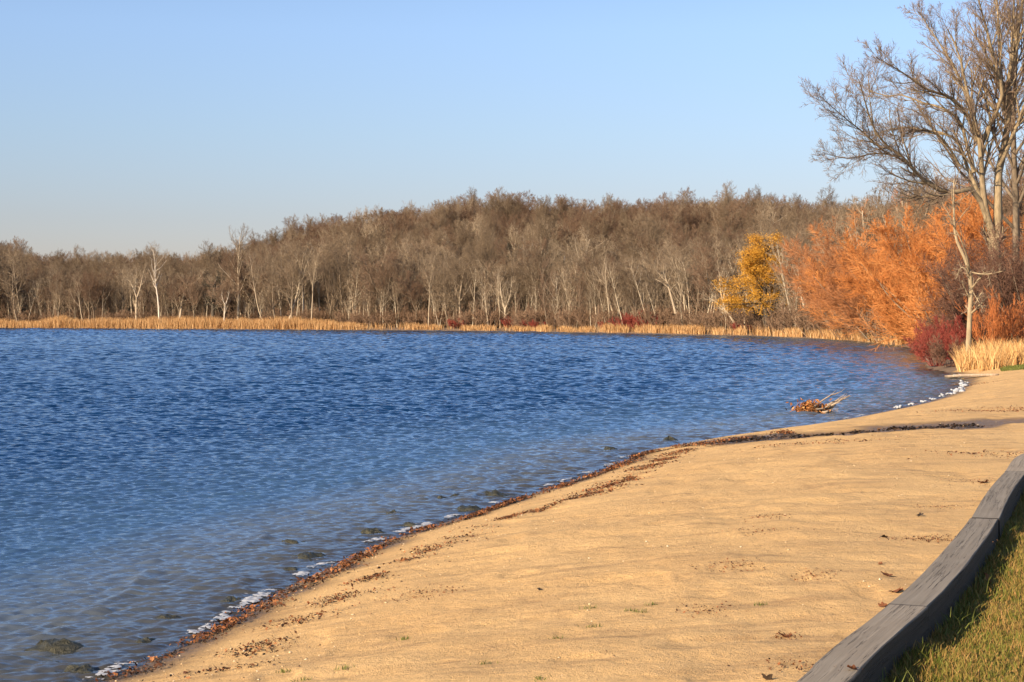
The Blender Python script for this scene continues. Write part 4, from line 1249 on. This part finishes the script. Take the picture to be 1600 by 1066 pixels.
# foam along the waterline
parts = []
for (px, py, w, n) in ((168, 1060, 0.12, 90), (185, 1052, 0.1, 60), (325, 990, 0.06, 40), (340, 981, 0.1, 80), (365, 968, 0.08, 50), (400, 943, 0.12, 90), (430, 932, 0.08, 50), (462, 912, 0.09, 60), (500, 900, 0.05, 25), (530, 886, 0.1, 60),
                       (570, 865, 0.05, 30), (605, 846, 0.1, 60), (655, 829, 0.13, 90), (668, 824, 0.1, 70), (690, 819, 0.08, 30), (715, 809, 0.1, 70), (790, 788, 0.06, 20), (868, 760, 0.08, 30), (895, 752, 0.12, 60), (940, 741, 0.12, 60),
                       (965, 727, 0.14, 90), (985, 716, 0.1, 30), (1290, 661, 0.1, 20), (1330, 655, 0.12, 30), (1360, 650, 0.15, 40)):
    p = at(px, py, 0.0)
    # slide the patch onto the waterline
    for _ in range(6):
        e = 0.02
        s0 = shore_sd(np.array([p[0], p[0] + e, p[0]]), np.array([p[1], p[1], p[1] + e]))
        g_ = np.array([(s0[1] - s0[0]) / e, (s0[2] - s0[0]) / e])
        p[:2] -= (s0[0] + 0.03) * g_ / max(g_ @ g_, 1e-6)
    g_ = g_ / max(np.linalg.norm(g_), 1e-6)
    tang = np.array([-g_[1], g_[0]])
    if (px * 7) % 3 == 0: continue
    cs = 0.007 if p[1] < 17 else 0.012
    na, nb_ = int(w * 5.0 / cs), int(0.20 / cs)
    ga, gb = np.meshgrid(np.linspace(-2.5 * w, 2.5 * w, na), np.linspace(-0.16, 0.04, nb_))
    qx, qy = p[0] + ga * tang[0] + gb * g_[0], p[1] + ga * tang[1] + gb * g_[1]
    env = (1 - (ga / (2.5 * w)) ** 2) * (1 - np.abs((gb + 0.035) / 0.07) ** 2)
    den = 0.42 * env + 0.55 * (vnoise(qx * 13, qy * 13, 111) - 0.5) + 0.55 * (vnoise(qx * 38, qy * 38, 112) - 0.5)
    zf = np.maximum(H(qx, qy), 0.0) + 0.012 + 0.02 * np.clip(den - 0.2, 0, 0.6) + 0.004 * vnoise(qx * 90, qy * 90, 113)
    Fq = grid_faces(nb_, na)
    Fq = Fq[(den.ravel()[Fq] > 0.22).all(1)]
    if len(Fq) == 0: continue
    parts.append(compact(np.stack([qx, qy, zf], -1).reshape(-1, 3), Fq))
V, Fq = join(parts)
tag(link('shore_foam', mesh_np('shore_foam', V, Fq, True), mat=FOAM), 'thin white foam washed up along the waterline', 'foam', kind='stuff')
# white foam chunks in the corner of the bay
for j, (px, py, r_) in enumerate(((1402, 640, 0.16), (1424, 635, 0.14), (1443, 631, 0.16), (1459, 627, 0.15), (1471, 622, 0.16), (1482, 619, 0.2), (1495, 616, 0.26), (1502, 611, 0.22), (1504, 605, 0.3), (1506, 600, 0.22), (1496, 590, 0.3), (1506, 584, 0.22))):
    p = at(px, py, 0.0)
    n = 8
    r_ *= 0.5
    q = rng.normal(0, 1, (n, 3)) * np.array([0.55, 0.35, 0.2]) * r_
    V, Fq = blobs(rng, q[:, 0], q[:, 1], np.abs(q[:, 2]) + 0.03, r_ * (0.25 + 0.3 * rng.random(n)), 0.6)
    o = link('foam_chunk', mesh_np('foam_chunk', V, Fq, True), mat=FOAM)
    o.location = (p[0], p[1], max(Hs(p[0], p[1]), 0.0))
    lab = {10: 'peaked white foam chunk caught against the drift plank', 11: 'white foam chunk lying behind the drift plank'}.get(j, 'white foam chunk washed up in the corner of the bay')
    tag(o, lab, 'foam', 'foam chunks in the corner of the bay' if j < 10 else 'foam chunks at the drift plank')

# drift plank
PLANK = mat_bark('driftwood', (0.22, 0.16, 0.11), (0.5, 0.40, 0.29), 14.0, obj_rand=0)
a_, b_ = at(1480, 590, 0.02), at(1556, 587.5, 0.16)
C = resample(np.array([a_, a_ * 0.6 + b_ * 0.4 + np.array([0, 0, 0.02]), b_]), 12)
T = unit(np.gradient(C, axis=0))
Nn = unit(np.stack([T[:, 1], -T[:, 0], np.zeros(12)], 1))
prof = [(-0.11, 0.02), (-0.095, 0.03), (0.095, 0.03), (0.11, 0.02), (0.11, -0.05), (-0.11, -0.05)]
V = np.stack([C + Nn * p[0] * (1 - 0.1 * rng.random()) + np.array([0, 0, p[1] + 0.04]) for p in prof], 1) - a_
idx = np.arange(72).reshape(12, 6)
nx = np.roll(idx, -1, 1)
o = link('drift_plank', mesh_np('drift_plank', V.reshape(-1, 3), [np.stack([idx[:-1], nx[:-1], nx[1:], idx[1:]], -1).reshape(-1, 4), idx[:1, ::-1], idx[-1:]]), mat=PLANK)
o.location = a_
tag(o, 'grey drift plank lying from the dry grass into the water', 'plank')

# driftwood: an uprooted shrub lying in the shallows
p0 = at(1274, 645, 0.0)
root = empty('driftwood', p0)
tag(root, 'uprooted shrub with matted roots and bare stems stranded in the shallows', 'driftwood')
def dpt(px, py, dy=0.0):
    Y_ = p0[1] + dy
    return np.array([(px - CX) / F * Y_, Y_, HC + (HY - py) / F * Y_]) - p0
STEMS = [[(1272, 636), (1285, 626, .05), (1298, 618, .1), (1315, 612, .2)], [(1275, 638), (1290, 634), (1305, 627), (1328, 618)], [(1277, 641), (1292, 637), (1308, 629), (1324, 620)],
         [(1276, 643), (1288, 641), (1300, 636), (1312, 625)], [(1278, 644), (1290, 644), (1298, 640), (1304, 634)], [(1274, 640), (1287, 638), (1300, 631), (1318, 621)]]
drng = np.random.default_rng(8)
for st_, r_ in zip(STEMS, (0.022, 0.028, 0.03, 0.026, 0.035, 0.022)):
    P = resample(catmull(np.array([dpt(q[0], q[1], q[2] if len(q) > 2 else drng.normal(0, .1)) for q in st_]), 5), 10)[None]
    R = np.linspace(r_, r_ * 0.3, 10)[None]
    o_ = []
    tubes(P, R, 6, o_)
    P1, R1 = grow(drng, P, R, 4, 4, 0.4, 1, RD(10), RD(35), 0.3, -0.02, 0.1, 0.5, 0.004)
    tubes(P1, R1, 4, o_)
    link('stem', mesh_np('driftwood_stem', *join(o_), True), root, PLANK)
ROOTM = mat_island('root_mat', [(0.0, (0.10, 0.04, 0.015)), (0.5, (0.34, 0.13, 0.04)), (1.0, (0.5, 0.25, 0.09))])
n = 170
az = drng.random(n) * 6.28
d_ = unit(np.stack([np.cos(az) - 0.4, np.sin(az) * 0.7, 0.2 + 0.7 * drng.random(n)], 1))
P = march(drng, drng.normal(0, 1, (n, 3)) * np.array([0.09, 0.07, 0.02]) + dpt(1268, 643) + np.array([0, 0, 0.02]), d_, 0.13 + 0.15 * drng.random(n), 5, -0.10, 0.35)
o_ = []
tubes(P, np.full((n, 5), 0.008) * (0.6 + drng.random((n, 1))) * np.linspace(1.3, .5, 5)[None], 4, o_)
lf = leaves(drng, *(drng.normal(0, 1, (3, 240)) * np.array([[0.15], [0.1], [0.08]]) + (dpt(1264, 637))[:, None]), 0.025 + 0.035 * drng.random(240), 1.2)
link('root_clump', mesh_np('root_clump', *join(o_)), root, ROOTM)
link('dead_leaves', mesh_np('driftwood_leaves', *lf), root, ROOTM)
n = 9
tp = np.stack([dpt(q, 634) for q in np.linspace(1296, 1310, n)])
P = march(drng, tp, np.tile([[0.05, 0, -1.0]], (n, 1)), 0.12 + 0.1 * drng.random(n), 4, -0.1, 0.08)
o_ = []
tubes(P, np.full((n, 4), 0.004), 3, o_)
link('hanging_roots', mesh_np('hanging_roots', *join(o_)), root, PLANK)

# fallen leaves one can tell apart
def leaf_obj(seed, size):
    r_ = np.random.default_rng(seed)
    th = np.linspace(0, 2 * math.pi, 22, endpoint=False)
    rad = size * (0.62 + 0.38 * np.abs(np.cos(2.5 * th)) ** 0.7) * (0.9 + 0.2 * r_.random(22))
    x_, y_ = rad * np.cos(th), rad * np.sin(th) * 0.8
    z_ = 0.35 * size * ((x_ / size) ** 2 * 0.8 - 0.4 * (y_ / size)) + 0.1 * size * r_.normal(size=22) + 0.25 * size
    V = np.concatenate([np.stack([x_, y_, z_], 1), [[0, 0, 0.08 * size]]])
    Ft = np.array([(i, (i + 1) % 22, 22) for i in range(22)])
    st_ = []
    tubes(np.array([[[size * 0.6, 0, 0.1 * size], [size * 1.1, 0.1 * size, 0.12 * size], [size * 1.6, 0.3 * size, 0.05 * size]]]), np.array([[0.0018, 0.0015, 0.001]]), 4, st_)
    return V, Ft, st_[0]
LEAVES = [(1385, 900, 0.036, 'curled red-brown leaf on the sand by the smooth beam', LEAFM), (1381, 840, 0.03, 'dark brown leaf on the sand above the curled leaf', DARKLEAF), (1402, 926, 0.04, 'russet leaf tucked against the smooth timber beam', LEAFM),
          (1380, 948, 0.03, 'small russet leaf at the joint of two beams', LEAFM), (1225, 996, 0.036, 'flat purple-brown leaf on the open sand by the cracked beam', LEAFM), (1197, 1063, 0.035, 'dark leaf standing on edge on the sand below', DARKLEAF),
          (1438, 806, 0.032, 'dark leaf on pale sand beyond the debris patch', DARKLEAF), (844, 922, 0.018, 'tiny dark leaf alone in the middle of the beach', DARKLEAF), (1330, 1046, 0.028, 'pale brown leaf on top of the cracked beam', LEAFM),
          (1537, 755, 0.05, 'brown leaf heap on sand beside the bend', LEAFM), (1376, 882, 0.02, 'small brown leaf fragment near the curled leaf', LEAFM)]
for j, (px, py, sz, lab, m) in enumerate(LEAVES):
    p = at(px, py, ZT + 0.004) if j == 8 else ground(px, py)
    V, Ft, st_ = leaf_obj(700 + j, sz)
    o = link('fallen_leaf', mesh_np('fallen_leaf', V, Ft), mat=m)
    o.location = p
    o.rotation_euler = (0.3 if j != 5 else 1.2, 0.2, j * 1.7)
    tag(o, lab, 'leaf')
    link('leaf_stalk', mesh_np('leaf_stalk', *st_), o, m)
pl = at(1541, 905, 0.33)
V, Ft, st_ = leaf_obj(720, 0.05)
o = link('fallen_leaf', mesh_np('fallen_leaf', V, Ft), mat=LEAFM)
o.location = pl
o.rotation_euler = (1.1, 0.5, 0.6)
tag(o, 'orange-brown leaf caught upright in the turf beside the timber', 'leaf')
link('leaf_stalk', mesh_np('leaf_stalk', *st_), o, LEAFM)
# grass tufts in the sand
tr_ = np.random.default_rng(44)
for j, (px, py) in enumerate(((1018, 946), (985, 955), (1000, 957), (921, 951), (928, 980), (1188, 946), (872, 998), (755, 1038), (540, 1045), (448, 1050), (470, 1064), (632, 1000), (845, 1061))):
    p = ground(px, py)
    n = 26
    V, Fq = blades(tr_, tr_.normal(0, 0.022, n), tr_.normal(0, 0.014, n), np.full(n, -0.004), 0.012 + 0.022 * tr_.random(n), np.full(n, 0.0022), 0.85, 0.8)
    o = link('grass_tuft', mesh_np('grass_tuft', V, Fq), mat=GREEN)
    o.location = p
    tag(o, 'tiny green grass tuft sprouting from the open sand', 'grass tuft', 'grass tufts in the sand')
